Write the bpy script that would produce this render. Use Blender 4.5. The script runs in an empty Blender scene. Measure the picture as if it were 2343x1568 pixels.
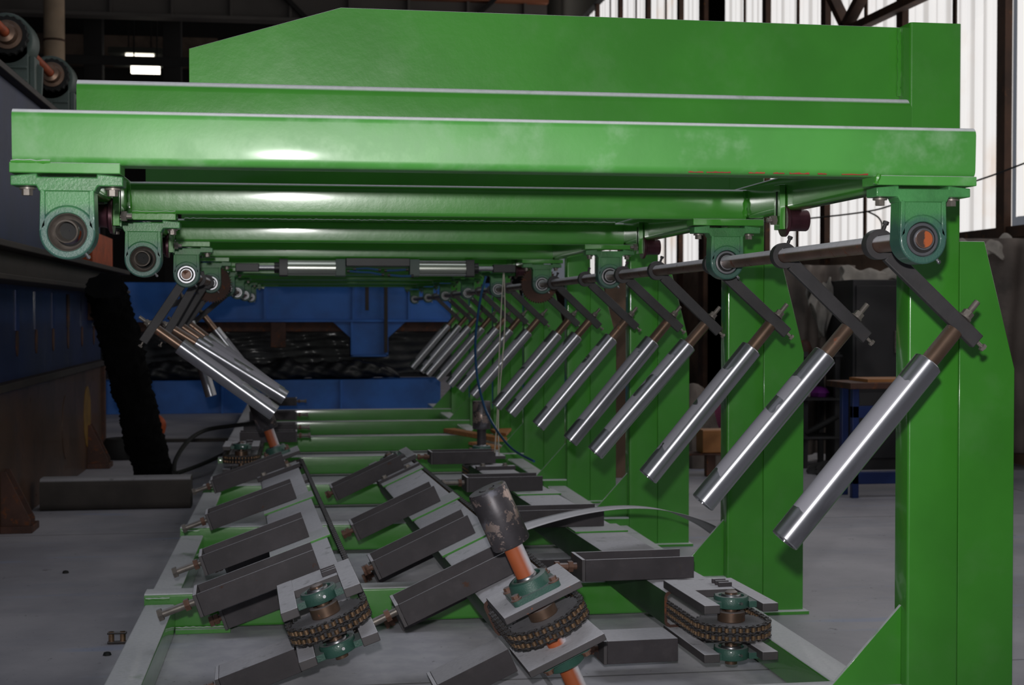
import bpy, math, random
from mathutils import Vector, Matrix
random.seed(7)
S = bpy.context.scene
COL = S.collection
rad = math.radians
V = Vector

# ---------------------------------------------------------------- camera, world, lights, exposure
CAMZ = 1.07
FPX = 3250.0                                   # focal length in pixels of the 2343 wide frame
cam_d = bpy.data.cameras.new('camera')
cam_d.sensor_fit = 'HORIZONTAL'; cam_d.sensor_width = 36.0
cam_d.lens = FPX / 2343.0 * 36.0
cam_d.clip_start = 0.05; cam_d.clip_end = 200
cam = bpy.data.objects.new('camera', cam_d); COL.objects.link(cam)
YAW, PITCH = rad(8.6496), rad(-1.1810)
cam.location = (0, 0, CAMZ)
cam.rotation_euler = (math.pi/2 + PITCH, 0, -YAW)
S.camera = cam
cam_d.dof.use_dof = True; cam_d.dof.focus_distance = 3.35; cam_d.dof.aperture_fstop = 8.5

W = bpy.data.worlds.new('hall_air'); S.world = W; W.use_nodes = True
bg = W.node_tree.nodes['Background']
bg.inputs[0].default_value = (0.80, 0.86, 1.0, 1); bg.inputs[1].default_value = 0.12

def lamp(name, kind, loc, energy, color=(1, 1, 1), target=None, **kw):
    d = bpy.data.lights.new(name, kind); d.energy = energy; d.color = color
    for k, v in kw.items(): setattr(d, k, v)
    o = bpy.data.objects.new(name, d); COL.objects.link(o); o.location = loc
    if target is not None:
        o.rotation_euler = (V(target) - V(loc)).to_track_quat('-Z', 'Y').to_euler()
    return o
# the photographer's flash sits on top of the camera
lamp('camera_flash', 'SPOT', (-0.03, -0.03, CAMZ + 0.14), 312, (1.0, 0.985, 0.97), target=(0.66, 3.4, 1.38),
     spot_size=rad(68), spot_blend=0.8, shadow_soft_size=0.022)
# daylight that reaches the hall through the window wall on the right
lamp('window_daylight', 'AREA', (4.7, 11.0, 2.9), 22, (1.0, 0.97, 0.93), target=(1.5, 9.0, 0.0),
     shape='RECTANGLE', size=8.0, size_y=2.4)

# unseen grey overhead fill, added to brighten the floor and dusty tops
lamp('overhead_fill', 'AREA', (0.5, 3.6, 8.2), 80, (0.93, 0.96, 1.0), target=(0.5, 3.7, 0.0), shape='RECTANGLE', size=5.0, size_y=4.0)
vs = S.view_settings
vs.view_transform = 'Standard'; vs.look = 'None'; vs.gamma = 1.0; vs.exposure = 0.0
vs.use_curve_mapping = False
S.cycles.max_bounces = 6; S.cycles.sample_clamp_indirect = 4.0

# ---------------------------------------------------------------- a pixel of the photograph as a point at depth Y (or height Z, or side X)
_f = V((math.sin(YAW)*math.cos(PITCH), math.cos(YAW)*math.cos(PITCH), math.sin(PITCH)))
_r = V((math.cos(YAW), -math.sin(YAW), 0)); _u = _r.cross(_f)
def _ray(px, py): return _r*((px-1171.5)/FPX) - _u*((py-784.0)/FPX) + _f
def atY(px, py, Y):
    d = _ray(px, py); return d*(Y/d.y) + V((0, 0, CAMZ))
def atX(px, py, X):
    d = _ray(px, py); return d*(X/d.x) + V((0, 0, CAMZ))
def atZ(px, py, Z):
    d = _ray(px, py); return d*((Z-CAMZ)/d.z) + V((0, 0, CAMZ))

# ---------------------------------------------------------------- materials
def lin(h):
    h = h.lstrip('#'); c = [int(h[i:i+2], 16)/255 for i in (0, 2, 4)]
    return tuple(x/12.92 if x <= .04045 else ((x+.055)/1.055)**2.4 for x in c)
class NT:
    def __init__(s, m): s.t = m.node_tree; s.n = s.t.nodes; s.l = s.t.links
    def new(s, t, **kw):
        n = s.n.new(t)
        for k, v in kw.items(): setattr(n, k, v)
        return n
    def set(s, sock, v):
        if hasattr(v, 'is_output'): s.l.new(v, sock)
        elif isinstance(v, (tuple, list)) and len(v) == 3 and sock.type == 'RGBA': sock.default_value = (*v, 1)
        else: sock.default_value = v
    def math(s, op, a, b=None, c=None, clamp=False):
        n = s.new('ShaderNodeMath', operation=op, use_clamp=clamp); s.set(n.inputs[0], a)
        if b is not None: s.set(n.inputs[1], b)
        if c is not None: s.set(n.inputs[2], c)
        return n.outputs[0]
    def mix(s, f, a, b):
        n = s.new('ShaderNodeMix', data_type='RGBA'); s.set(n.inputs[0], f); s.set(n.inputs[6], a); s.set(n.inputs[7], b)
        return n.outputs[2]
    def mixf(s, f, a, b):
        n = s.new('ShaderNodeMix', data_type='FLOAT'); s.set(n.inputs[0], f); s.set(n.inputs[2], a); s.set(n.inputs[3], b)
        return n.outputs[0]
    def noise(s, vec, scale, detail=3, rough=.55):
        n = s.new('ShaderNodeTexNoise'); s.set(n.inputs['Vector'], vec); n.inputs['Scale'].default_value = scale
        n.inputs['Detail'].default_value = detail; n.inputs['Roughness'].default_value = rough
        return n.outputs[0]
    def ramp(s, x, a, b):
        n = s.new('ShaderNodeMapRange', interpolation_type='SMOOTHSTEP'); s.set(n.inputs[0], x)
        n.inputs[1].default_value = a; n.inputs[2].default_value = b
        return n.outputs[0]
DUST = lin('#dad8e0')
MATS = {}
def mat(name, col, rough=.5, metal=0., var=.12, rust=0., rustcol='#6b3a20', dirt=0., dirtcol='#2a2724', dust=0., dustlo=.55,
        bump=0., bscale=60., coat=0., spec=.5, scale=6., stretch=None, patches=0.):
    m = bpy.data.materials.new(name); m.use_nodes = True; N = NT(m)
    b = N.n['Principled BSDF']
    tc = N.new('ShaderNodeTexCoord'); oi = N.new('ShaderNodeObjectInfo')
    add = N.new('ShaderNodeVectorMath', operation='ADD'); N.l.new(tc.outputs['Object'], add.inputs[0])
    mul = N.new('ShaderNodeVectorMath', operation='SCALE'); mul.inputs[0].default_value = (13.1, 7.7, 5.3)
    N.l.new(oi.outputs['Random'], mul.inputs['Scale']); N.l.new(mul.outputs[0], add.inputs[1])
    vec = add.outputs[0]
    if stretch:
        mp = N.new('ShaderNodeMapping'); mp.inputs['Scale'].default_value = stretch; N.l.new(vec, mp.inputs[0]); vec = mp.outputs[0]
    c = lin(col) if isinstance(col, str) else col
    n1 = N.noise(vec, scale, 4)
    lo = tuple(x*(1-var) for x in c); hi = tuple(min(1, x*(1+var)) for x in c)
    colr = N.mix(N.ramp(n1, .3, .7), lo, hi)
    rgh = rough; met = metal
    if dirt:
        f = N.math('MULTIPLY', N.ramp(N.noise(vec, scale*1.7, 5, .65), .5, .72), dirt)
        colr = N.mix(f, colr, lin(dirtcol)); rgh = N.mixf(f, rgh, .7)
    if rust:
        nn = N.noise(vec, scale*2.6, 6, .7)
        f = N.ramp(nn, .72-.3*rust, .78-.26*rust)
        rc = N.mix(N.noise(vec, 40, 3), lin(rustcol), tuple(x*.45 for x in lin(rustcol)))
        colr = N.mix(f, colr, rc); rgh = N.mixf(f, rgh, .8)
        if metal: met = N.mixf(f, met, 0.)
    if dust:
        g = N.new('ShaderNodeNewGeometry'); sx = N.new('ShaderNodeSeparateXYZ'); N.l.new(g.outputs['Normal'], sx.inputs[0])
        up = N.ramp(sx.outputs[2], dustlo, min(1., dustlo+.3))
        dn = N.ramp(N.noise(vec, scale*2.2, 5, .6), .18, .42)
        f = N.math('MULTIPLY', N.math('MULTIPLY', up, dust), N.mixf(.75, 1., dn))
        if patches:
            f = N.math('MULTIPLY', f, N.ramp(N.noise(vec, 9., 2, .4), .5-.1*patches, .52-.1*patches))
        dc = N.mix(N.noise(vec, 90, 3), tuple(x*.82 for x in DUST), tuple(x*1.12 for x in DUST))
        colr = N.mix(f, colr, dc); rgh = N.mixf(f, rgh, .92)
        if not isinstance(met, float) or met: met = N.mixf(f, met, 0.)
        if coat: coat = N.mixf(f, coat, 0.)
    N.set(b.inputs['Base Color'], colr); N.set(b.inputs['Roughness'], rgh); N.set(b.inputs['Metallic'], met)
    b.inputs['Specular IOR Level'].default_value = spec
    N.set(b.inputs['Coat Weight'], coat); b.inputs['Coat Roughness'].default_value = .10
    if bump:
        bn = N.new('ShaderNodeBump'); bn.inputs['Strength'].default_value = bump; bn.inputs['Distance'].default_value = .004
        N.l.new(N.noise(vec, bscale, 4, .6), bn.inputs['Height']); N.l.new(bn.outputs[0], b.inputs['Normal'])
    MATS[name] = m
    return m
GREEN = (.044, .245, .020)
mat('green_paint', GREEN, .30, var=.10, dust=.9, dustlo=.42, bump=.10, bscale=35, coat=.85, scale=3, dirt=.12, dirtcol='#6b8f63')
mat('green_paint_whitened', (.062, .27, .046), .42, var=.10, dust=.85, dustlo=.42, bump=.08, bscale=25, coat=.12, scale=4, dirt=.5, dirtcol='#86ab84')  # front bar's whitish sheen and dust haze are mixed into this green
mat('cast_green', '#35594f', .42, var=.12, bump=.25, bscale=260, dust=.35, dustlo=.7, coat=.2)
mat('cast_overspray', (.05, .20, .06), .38, var=.25, bump=.2, bscale=220, dust=.3, dustlo=.7, coat=.25, scale=14)
mat('black_steel', '#383337', .62, metal=.1, var=.2, rust=.25, rustcol='#54382c', dirt=.45, dirtcol='#4d474a', dust=.95, dustlo=.75, bump=.06, bscale=120, scale=9)
mat('dark_arm_steel', '#373537', .6, metal=.2, var=.2, dirt=.3, dirtcol='#3c342f', bump=.06, bscale=140, scale=12, dust=.3, dustlo=.6)
mat('rusty_steel', '#4a3027', .7, metal=.15, var=.3, rust=.55, rustcol='#7a4526', bump=.12, bscale=90, scale=7)
mat('shaft_steel', '#6e564c', .42, metal=.5, var=.2, rust=.5, rustcol='#74402a', dust=.8, dustlo=.05, scale=8)
mat('worn_steel', '#7e756e', .36, metal=.45, var=.25, dirt=.5, dirtcol='#4e453f', scale=25)
mat('bare_steel', '#98989c', .34, metal=.95, var=.08, dirt=.25, dirtcol='#75757a')
mat('axle_steel', '#7d6657', .34, metal=.75, var=.2, rust=.42, rustcol='#8a4a2c', dust=.35, dustlo=.5, scale=11)
mat('dusty_plate', '#4a4648', .6, metal=.2, rust=.3, rustcol='#a5552c', dust=1., dustlo=.6, scale=10)
mat('orange_primer', '#a8552e', .55, var=.1, dust=.95, dustlo=.05, scale=10)
mat('chip_red', '#8a2c1c', .6, var=.3)
mat('orange_rust', '#a8481c', .6, var=.2, dirt=.4, scale=9)
mat('chain_steel', '#94785f', .30, metal=.75, var=.3, scale=60, dirt=.5, dirtcol='#2b211c', dust=.0)
mat('chain_plate', '#34302f', .5, metal=.6, var=.2, scale=40, dust=.35, dustlo=.7)
mat('sprocket_steel', '#3f3e42', .55, metal=.4, var=.15, scale=20, dust=.35, dustlo=.6)
mat('bolt_steel', '#77706a', .45, metal=.5, var=.2, rust=.3, rustcol='#5e4436', dust=.4, dustlo=.6, scale=40)
mat('rusty_bolt', '#6e5144', .6, metal=.3, var=.2, rust=.3, rustcol='#7d4630', dust=.4, dustlo=.6, scale=40)
mat('drum_steel', '#4a464a', .42, metal=.35, var=.3, rust=.3, rustcol='#6a4030', dirt=.8, dirtcol='#80808c', bump=.06, scale=9, dust=.3, dustlo=.6)
mat('rail_dusty', '#2d4a2c', .55, var=.2, dust=1., dustlo=.45, rust=.25, rustcol='#5e3a20', scale=8)
mat('rubber_black', '#141414', .8, var=.2, bump=.2)
mat('cylinder_alu', '#b9bdb4', .30, metal=.85, var=.06, scale=4)
mat('black_plastic', '#1b1a1d', .45, var=.2, scale=20)
mat('blue_hose', '#16456e', .4, coat=.3)
mat('white_rope', '#c8c2b4', .8)
mat('blue_paint', '#2560ae', .50, var=.25, dirt=.4, dirtcol='#3a74bc', bump=.3, bscale=18, coat=.0, scale=2, rust=.06, rustcol='#1a1a1e')
mat('blue_shabby', '#17264f', .45, var=.25, dirt=.25, dirtcol='#33384a', rust=.18, rustcol='#4a2c1e', scale=2.2, coat=.15)
mat('brown_shabby', '#4a3324', .48, var=.3, dirt=.5, dirtcol='#24242c', rust=.3, rustcol='#563420', scale=1.8, coat=.1)
mat('yellow_mark', '#7a5a1e', .6, var=.3)
mat('brown_girder', '#2b221f', .6, var=.3, rust=.3, rustcol='#50301e', scale=3)
mat('wood_light', '#b5794a', .6, var=.2, stretch=(1, 14, 14), scale=3)
mat('wood_dark', '#3c2c22', .7, var=.25, stretch=(1, 10, 10), scale=3)
mat('wood_box', '#a06a3a', .6, var=.2, dirt=.3, dirtcol='#6a4a34', scale=6)
mat('black_fuzz', '#0b0b0c', .95, var=.3, bump=.9, bscale=60, spec=.1)
mat('stone_grey', '#332e2b', .85, var=.25, dust=.35, dustlo=.5, bump=.3, bscale=25)
mat('grey_cloth', '#97918a', .95, var=.2, bump=.35, bscale=120, spec=.1, scale=9)
mat('dark_sheet', '#2b2a2c', .6, var=.25, dirt=.5, dirtcol='#3a3632', scale=2.5)
mat('dull_tarp', '#6b615b', .85, var=.25, scale=3, dirt=.4)
mat('plastic_wrap', '#15161a', .5, var=.4, bump=1., bscale=26, coat=.1, scale=9, dirt=.5, dirtcol='#2c2c33')
mat('steel_strip', '#8f8d92', .4, metal=.55, var=.1, dust=.9, dustlo=.2, scale=4, dirt=.4)
mat('pink_paint', '#7d3b58', .5, var=.2)
mat('purple_plastic', '#7a2a86', .45)
mat('pulley_purple', '#4a2a32', .35, metal=.5, var=.3, rust=.3, rustcol='#8a4526', scale=20)
mat('bright_blue', '#162a5e', .4, var=.15)
mat('concrete_pipe', '#94806a', .8, var=.2, dirt=.4, dirtcol='#9a6a3a', scale=3)
mat('casting_grey', '#46544f', .5, var=.15, bump=.2, bscale=150, dust=.3, dustlo=.7)
mat('brick_wall', '#5a4c42', .9, var=.4, scale=2.5)
mat('wall_brown', '#6b5546', .9, var=.4, scale=1.2, dirt=.5)
mat('dark_hall', '#1c1a19', .9, var=.3, scale=.8)
mat('roof_dark', '#191715', .95, var=.3, scale=.6)
mat('girder_grey', '#55504c', .7, var=.15, scale=1.)
mat('girder_orange', '#8a5236', .7, var=.3, scale=1.)
mat('rust_post', '#3d2618', .8, var=.4, rust=.4, rustcol='#7a4a22', scale=4)
mat('white_plastic', '#cfcac2', .5)
def emat(name, col, strength, base='#b8b4ac'):
    m = mat(name, base, .7, var=.05); b = m.node_tree.nodes['Principled BSDF']
    b.inputs['Emission Color'].default_value = (*lin(col), 1); b.inputs['Emission Strength'].default_value = strength
    return m
emat('tube_glow', '#fff6e6', 3.0)

def panel_material():
    m = mat('window_sheet', '#b0a79c', .6, var=.05); N = NT(m); b = N.n['Principled BSDF']
    tc = N.new('ShaderNodeTexCoord'); sx = N.new('ShaderNodeSeparateXYZ'); N.l.new(tc.outputs['Object'], sx.inputs[0])
    w = N.math('SINE', N.math('MULTIPLY', sx.outputs[1], 2*math.pi/.2)); w = N.ramp(w, .3, 1.)
    n = N.noise(tc.outputs['Object'], 1.3, 4)
    c = N.mix(w, lin('#dfdddc'), lin('#bab7b5'))
    c = N.mix(N.math('MULTIPLY', N.ramp(n, .55, .8), .5), c, lin('#c9a98a'))
    N.l.new(c, b.inputs['Emission Color']); b.inputs['Emission Strength'].default_value = 1.10
panel_material()

def floor_material():
    m = mat('concrete_floor', '#8d8a8c', .62, var=.1, scale=.8, bump=.12, bscale=40); N = NT(m); b = N.n['Principled BSDF']
    tc = N.new('ShaderNodeTexCoord'); o = tc.outputs['Object']
    base = N.mix(N.ramp(N.noise(o, 1.1, 6, .6), .32, .7), lin('#8f8d96'), lin('#b0adb4'))
    mp = N.new('ShaderNodeMapping'); mp.inputs['Scale'].default_value = (.5, 2.6, 1); N.l.new(o, mp.inputs[0])
    base = N.mix(N.math('MULTIPLY', N.ramp(N.noise(mp.outputs[0], 1.5, 6, .7), .52, .68), .55), base, lin('#9395a2'))
    base = N.mix(N.math('MULTIPLY', N.ramp(N.noise(mp.outputs[0], 2.6, 3, .5), .6, .72), .5), base, lin('#8f9cbc'))
    base = N.mix(N.math('MULTIPLY', N.ramp(N.noise(o, 11, 4, .7), .66, .72), .7), base, lin('#3b3836'))
    base = N.mix(N.math('MULTIPLY', N.ramp(N.noise(o, 60, 3, .6), .68, .74), .6), base, lin('#37322f'))
    sx = N.new('ShaderNodeSeparateXYZ'); N.l.new(o, sx.inputs[0])
    wob = N.math('MULTIPLY_ADD', N.noise(o, 3, 4, .6), .5, sx.outputs[0])
    inside = N.math('MULTIPLY', N.ramp(wob, -.35, -.05), N.math('SUBTRACT', 1., N.ramp(wob, 1.45, 1.9)))
    base = N.mix(N.math('MULTIPLY', inside, .75), base, N.mix(N.ramp(N.noise(o, 14, 5, .6), .35, .65), lin('#cfcdd9'), lin('#dfdde6')))
    base = N.mix(N.math('MULTIPLY', N.ramp(N.noise(o, 38, 4, .6), .66, .72), .6), base, lin('#5a5655'))
    for k, per in ((1, 3.0), (0, 3.6)):
        fr = N.math('FRACT', N.math('MULTIPLY_ADD', sx.outputs[k], 1/per, .14 if k else .30))
        ln = N.math('LESS_THAN', N.math('ABSOLUTE', N.math('SUBTRACT', fr, .5)), .0022)
        base = N.mix(N.math('MULTIPLY', ln, .6), base, lin('#4c4a4a'))
    N.l.new(base, b.inputs['Base Color'])
floor_material()

def roller_material():
    """bright turned steel; the tops carry a dust film with wiped patches, the ends are wiped clean"""
    m = mat('roller_steel', '#b4b4ba', .34, metal=.92, var=.05, scale=5); N = NT(m); b = N.n['Principled BSDF']
    tc = N.new('ShaderNodeTexCoord'); oi = N.new('ShaderNodeObjectInfo'); g = N.new('ShaderNodeNewGeometry')
    sx = N.new('ShaderNodeSeparateXYZ'); N.l.new(tc.outputs['Object'], sx.inputs[0])
    dt = N.new('ShaderNodeVectorMath', operation='DOT_PRODUCT'); N.l.new(g.outputs['Normal'], dt.inputs[0]); dt.inputs[1].default_value = (0, 0, 1)
    ad = N.new('ShaderNodeVectorMath', operation='ADD'); N.l.new(tc.outputs['Object'], ad.inputs[0])
    mu = N.new('ShaderNodeVectorMath', operation='SCALE'); mu.inputs[0].default_value = (9, 4, 17); N.l.new(oi.outputs['Random'], mu.inputs['Scale']); N.l.new(mu.outputs[0], ad.inputs[1])
    up = N.ramp(dt.outputs['Value'], .31, .37)
    n = N.noise(ad.outputs[0], 12, 3, .5)
    ends = N.math('SUBTRACT', N.math('ABSOLUTE', sx.outputs[2]), N.math('MULTIPLY', N.math('SUBTRACT', n, .5), .16))
    keep = N.math('LESS_THAN', ends, .165)
    hole = N.math('LESS_THAN', N.noise(ad.outputs[0], 7, 2, .4), .66)
    f = N.math('MULTIPLY', N.math('MULTIPLY', up, keep), N.math('MULTIPLY', hole, .92))
    mp = N.new('ShaderNodeMapping'); mp.inputs['Scale'].default_value = (1, 1, .35); mp.inputs['Rotation'].default_value = (.5, .3, 0); N.l.new(ad.outputs[0], mp.inputs[0])
    sm = N.math('MULTIPLY', N.ramp(N.noise(mp.outputs[0], 11, 4, .6), .5, .7), .6)
    c0 = b.inputs['Base Color'].links[0].from_socket; r0 = b.inputs['Roughness'].default_value
    N.l.new(N.mix(sm, c0, lin('#7c7b80')), b.inputs['Base Color']); N.l.new(N.mixf(sm, r0, .42), b.inputs['Roughness'])
    old = {k: b.inputs[k].links[0].from_socket for k in ('Base Color', 'Roughness')}
    N.l.new(N.mix(f, old['Base Color'], lin('#8d8b94')), b.inputs['Base Color'])
    N.l.new(N.mixf(f, old['Roughness'], .8), b.inputs['Roughness'])
    N.l.new(N.mixf(f, .92, .05), b.inputs['Metallic'])
    tn = N.new('ShaderNodeTangent', direction_type='RADIAL', axis='Z'); N.l.new(tn.outputs[0], b.inputs['Tangent']); b.inputs['Anisotropic'].default_value = .75; b.inputs['Anisotropic Rotation'].default_value = .25
roller_material()

def peel(name, scale=13., lo=.60, hi=.63, col='#b39f98'):
    m = MATS[name]; N = NT(m); b = N.n['Principled BSDF']; tc = N.new('ShaderNodeTexCoord')
    f = N.ramp(N.noise(tc.outputs['Object'], scale, 7, .72), lo, hi)
    for k, v in (('Base Color', lin(col)), ('Roughness', .3), ('Metallic', .75)):
        i = b.inputs[k]; old = i.links[0].from_socket if i.links else None
        mix = N.mix if k == 'Base Color' else N.mixf
        N.l.new(mix(f, old if old is not None else i.default_value, v), i)
peel('drum_steel', 8., .54, .57)
m = mat('cast_mixed', '#35594f', .42, var=.12, bump=.25, bscale=260, dust=.3, dustlo=.7, coat=.2); N = NT(m); b = N.n['Principled BSDF']
tc = N.new('ShaderNodeTexCoord'); sx = N.new('ShaderNodeSeparateXYZ'); N.l.new(tc.outputs['Object'], sx.inputs[0])
f = N.ramp(N.math('MULTIPLY_ADD', N.noise(tc.outputs['Object'], 30, 4), .05, sx.outputs[2]), .045, .085)
N.l.new(N.mix(f, b.inputs['Base Color'].links[0].from_socket, (.055, .215, .07)), b.inputs['Base Color'])
m = mat('shaft_end', '#4a3a34', .5, metal=.3, var=.2); N = NT(m); b = N.n['Principled BSDF']
tc = N.new('ShaderNodeTexCoord'); sx = N.new('ShaderNodeSeparateXYZ'); N.l.new(tc.outputs['Object'], sx.inputs[0])
f = N.ramp(N.math('MULTIPLY_ADD', N.noise(tc.outputs['Object'], 90, 3), .012, sx.outputs[0]), .004, .007)
N.l.new(N.mix(f, b.inputs['Base Color'].links[0].from_socket, lin('#b05a30')), b.inputs['Base Color'])

# ---------------------------------------------------------------- mesh building
def Rz(a): return Matrix.Rotation(a, 4, 'Z')
def T(x, y=None, z=None): return Matrix.Translation(V(x) if y is None else V((x, y, z)))
def along(p0, p1, up=(0, 0, 1)):
    """matrix whose Z runs p0 -> p1, origin p0, Y as near `up` as it can be"""
    z = (V(p1)-V(p0)).normalized(); u = V(up)
    if abs(z.dot(u.normalized())) > .999: u = V((0, 1, 0))
    x = u.cross(z).normalized(); y = z.cross(x)
    return Matrix(((x.x, y.x, z.x, p0[0]), (x.y, y.y, z.y, p0[1]), (x.z, y.z, z.z, p0[2]), (0, 0, 0, 1)))
class MB:
    def __init__(s): s.v = []; s.f = []; s.mi = []; s.m = 0; s.X = None
    def addv(s, pts, M=None):
        b = len(s.v)
        for p in pts:
            p = V(p)
            if M is not None: p = M @ p
            if s.X is not None: p = s.X @ p
            s.v.append(tuple(p))
        return b
    def face(s, idx): s.f.append(tuple(idx)); s.mi.append(s.m)
    def box(s, c, size, R=None):
        hx, hy, hz = (x/2 for x in size); M = T(c) @ (R.to_4x4() if R is not None else Matrix())
        b = s.addv([(x, y, z) for x in (-hx, hx) for y in (-hy, hy) for z in (-hz, hz)], M)
        for q in ((0, 1, 3, 2), (4, 6, 7, 5), (0, 4, 5, 1), (2, 3, 7, 6), (0, 2, 6, 4), (1, 5, 7, 3)): s.face([b+i for i in q])
        return s
    def bb(s, x0, x1, y0, y1, z0, z1): return s.box(((x0+x1)/2, (y0+y1)/2, (z0+z1)/2), (abs(x1-x0), abs(y1-y0), abs(z1-z0)))
    def prism(s, poly, M, h, cap=True):
        n = len(poly); b = s.addv([(x, y, 0) for x, y in poly] + [(x, y, h) for x, y in poly], M)
        for i in range(n): j = (i+1) % n; s.face((b+i, b+j, b+n+j, b+n+i))
        if cap: s.face([b+i for i in range(n)][::-1]); s.face([b+n+i for i in range(n)])
        return s
    def prismXZ(s, poly, y0, y1):        # polygon given in (x, z), extruded from y0 to y1
        return s.prism([(x, z) for x, z in poly], Matrix(((1, 0, 0, 0), (0, 0, -1, y1), (0, 1, 0, 0), (0, 0, 0, 1))), y1-y0)
    def rr(s, p0, p1, w, h, r, up=(0, 0, 1), n=5, wall=0):   # rounded rectangular tube: w across, h along `up`; wall > 0 leaves it hollow
        M = along(p0, p1, up); L = (V(p1)-V(p0)).length
        def prof(w, h, r):
            P = []
            for cx, cy, a0 in ((w/2-r, h/2-r, 0), (-w/2+r, h/2-r, 90), (-w/2+r, -h/2+r, 180), (w/2-r, -h/2+r, 270)):
                for k in range(n+1): a = rad(a0+90*k/n); P.append((cx+r*math.cos(a), cy+r*math.sin(a)))
            return P
        P = prof(w, h, r)
        if not wall: return s.prism(P, M, L)
        Q = prof(w-2*wall, h-2*wall, max(r-wall, .001)); N_ = len(P)
        b = s.addv([(x, y, z) for z in (0, L) for x, y in P] + [(x, y, z) for z in (0, L) for x, y in Q], M)
        for i in range(N_):
            j = (i+1) % N_
            s.face((b+i, b+j, b+N_+j, b+N_+i)); s.face((b+2*N_+j, b+2*N_+i, b+3*N_+i, b+3*N_+j))
            s.face((b+j, b+i, b+2*N_+i, b+2*N_+j)); s.face((b+N_+i, b+N_+j, b+3*N_+j, b+3*N_+i))
        return s
    def cyl(s, p0, p1, r0, r1=None, n=24, cap=True):
        r1 = r0 if r1 is None else r1; M = along(p0, p1); L = (V(p1)-V(p0)).length
        A = [2*math.pi*i/n for i in range(n)]
        b = s.addv([(r0*math.cos(a), r0*math.sin(a), 0) for a in A] + [(r1*math.cos(a), r1*math.sin(a), L) for a in A], M)
        for i in range(n): j = (i+1) % n; s.face((b+i, b+j, b+n+j, b+n+i))
        if cap: s.face([b+i for i in range(n)][::-1]); s.face([b+n+i for i in range(n)])
        return s
    def lathe(s, prof, p0, axis, n=32, closed=False):       # prof: (radius, height along axis)
        M = along(p0, V(p0)+V(axis)); k = len(prof); b = len(s.v)
        s.addv([(r*math.cos(2*math.pi*i/n), r*math.sin(2*math.pi*i/n), h) for i in range(n) for r, h in prof], M)
        for i in range(n):
            j = (i+1) % n
            for q in range(k if closed else k-1):
                q2 = (q+1) % k
                s.face((b+i*k+q, b+j*k+q, b+j*k+q2, b+i*k+q2))
        return s
    def sweep(s, pts, r, n=8, cap=True):
        pts = [V(p) for p in pts]; rs = r if isinstance(r, (list, tuple)) else [r]*len(pts)
        b = len(s.v); up = V((0, 0, 1)); prev = None
        for i, p in enumerate(pts):
            t = (pts[min(i+1, len(pts)-1)]-pts[max(i-1, 0)]).normalized()
            if prev is None:
                x = t.orthogonal().normalized()
            else:
                x = (prev - t*prev.dot(t)).normalized()
            prev = x; y = t.cross(x)
            s.addv([p + (x*math.cos(2*math.pi*k/n)+y*math.sin(2*math.pi*k/n))*rs[i] for k in range(n)])
        for i in range(len(pts)-1):
            for k in range(n): j = (k+1) % n; s.face((b+i*n+k, b+i*n+j, b+(i+1)*n+j, b+(i+1)*n+k))
        if cap: s.face([b+k for k in range(n)][::-1]); s.face([b+(len(pts)-1)*n+k for k in range(n)])
        return s
    def grid(s, fn, nu, nv):
        b = s.addv([fn(i/nu, j/nv) for i in range(nu+1) for j in range(nv+1)])
        for i in range(nu):
            for j in range(nv): a = b+i*(nv+1)+j; s.face((a, a+1, a+nv+2, a+nv+1))
        return s
    def weld(s, p0, p1, r=.006, step=.011):                 # a lumpy weld bead
        p0, p1 = V(p0), V(p1); n = max(3, int((p1-p0).length/step)); P = []; R = []
        for i in range(n+1):
            P.append(p0.lerp(p1, i/n) + V((random.uniform(-1, 1), random.uniform(-1, 1), random.uniform(-1, 1)))*r*.18)
            R.append(r*(.78+.35*(i % 2)+random.uniform(-.1, .1)))
        return s.sweep(P, R, 7)
    def build(s, name, mats, parent=None, label=None, bevel=0., solid=0., sub=0):
        me = bpy.data.meshes.new(name); me.from_pydata(s.v, [], s.f)
        for m in (mats if isinstance(mats, (list, tuple)) else [mats]): me.materials.append(MATS[m])
        if max(s.mi, default=0): me.polygons.foreach_set('material_index', s.mi)
        me.polygons.foreach_set('use_smooth', [True]*len(me.polygons))
        import bmesh
        bm = bmesh.new(); bm.from_mesh(me); bmesh.ops.recalc_face_normals(bm, faces=bm.faces); bm.to_mesh(me); bm.free()
        me.set_sharp_from_angle(angle=rad(38)); me.update()
        o = bpy.data.objects.new(name, me); COL.objects.link(o)
        if parent is not None: o.parent = parent
        if label: o['label'] = label
        if solid: md = o.modifiers.new('thickness', 'SOLIDIFY'); md.thickness = solid
        if sub: md = o.modifiers.new('smooth', 'SUBSURF'); md.levels = sub; md.render_levels = sub
        if bevel:
            md = o.modifiers.new('edges', 'BEVEL'); md.width = bevel; md.segments = 2; md.limit_method = 'ANGLE'; md.angle_limit = rad(50)
        return o
def tag(o, label, cat, group=None, kind=None):
    o['label'] = label; o['category'] = cat
    if group: o['group'] = group
    if kind: o['kind'] = kind
    return o
def thing(name, label, cat, M=None, group=None):
    o = bpy.data.objects.new(name, None); COL.objects.link(o); o.empty_display_size = .05
    if M is not None: o.matrix_world = M if isinstance(M, Matrix) else T(M)
    return tag(o, label, cat, group)
def struct(name, mb, m, **kw):
    o = mb.build(name, m, **kw); o['kind'] = 'structure'; return o
KIDS = {}
def copy_tree(root, M, label=None, skip=()):
    kids = {}
    for o in COL.objects:
        if o.parent: kids.setdefault(o.parent.name, []).append(o)
    def rec(o, p):
        c = o.copy(); COL.objects.link(c); c.parent = p
        for k in kids.get(o.name, []):
            if k.name.split('.')[0] not in skip: rec(k, c)
        return c
    r = rec(root, None); r.matrix_world = M
    if label: r['label'] = label
    return r
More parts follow.
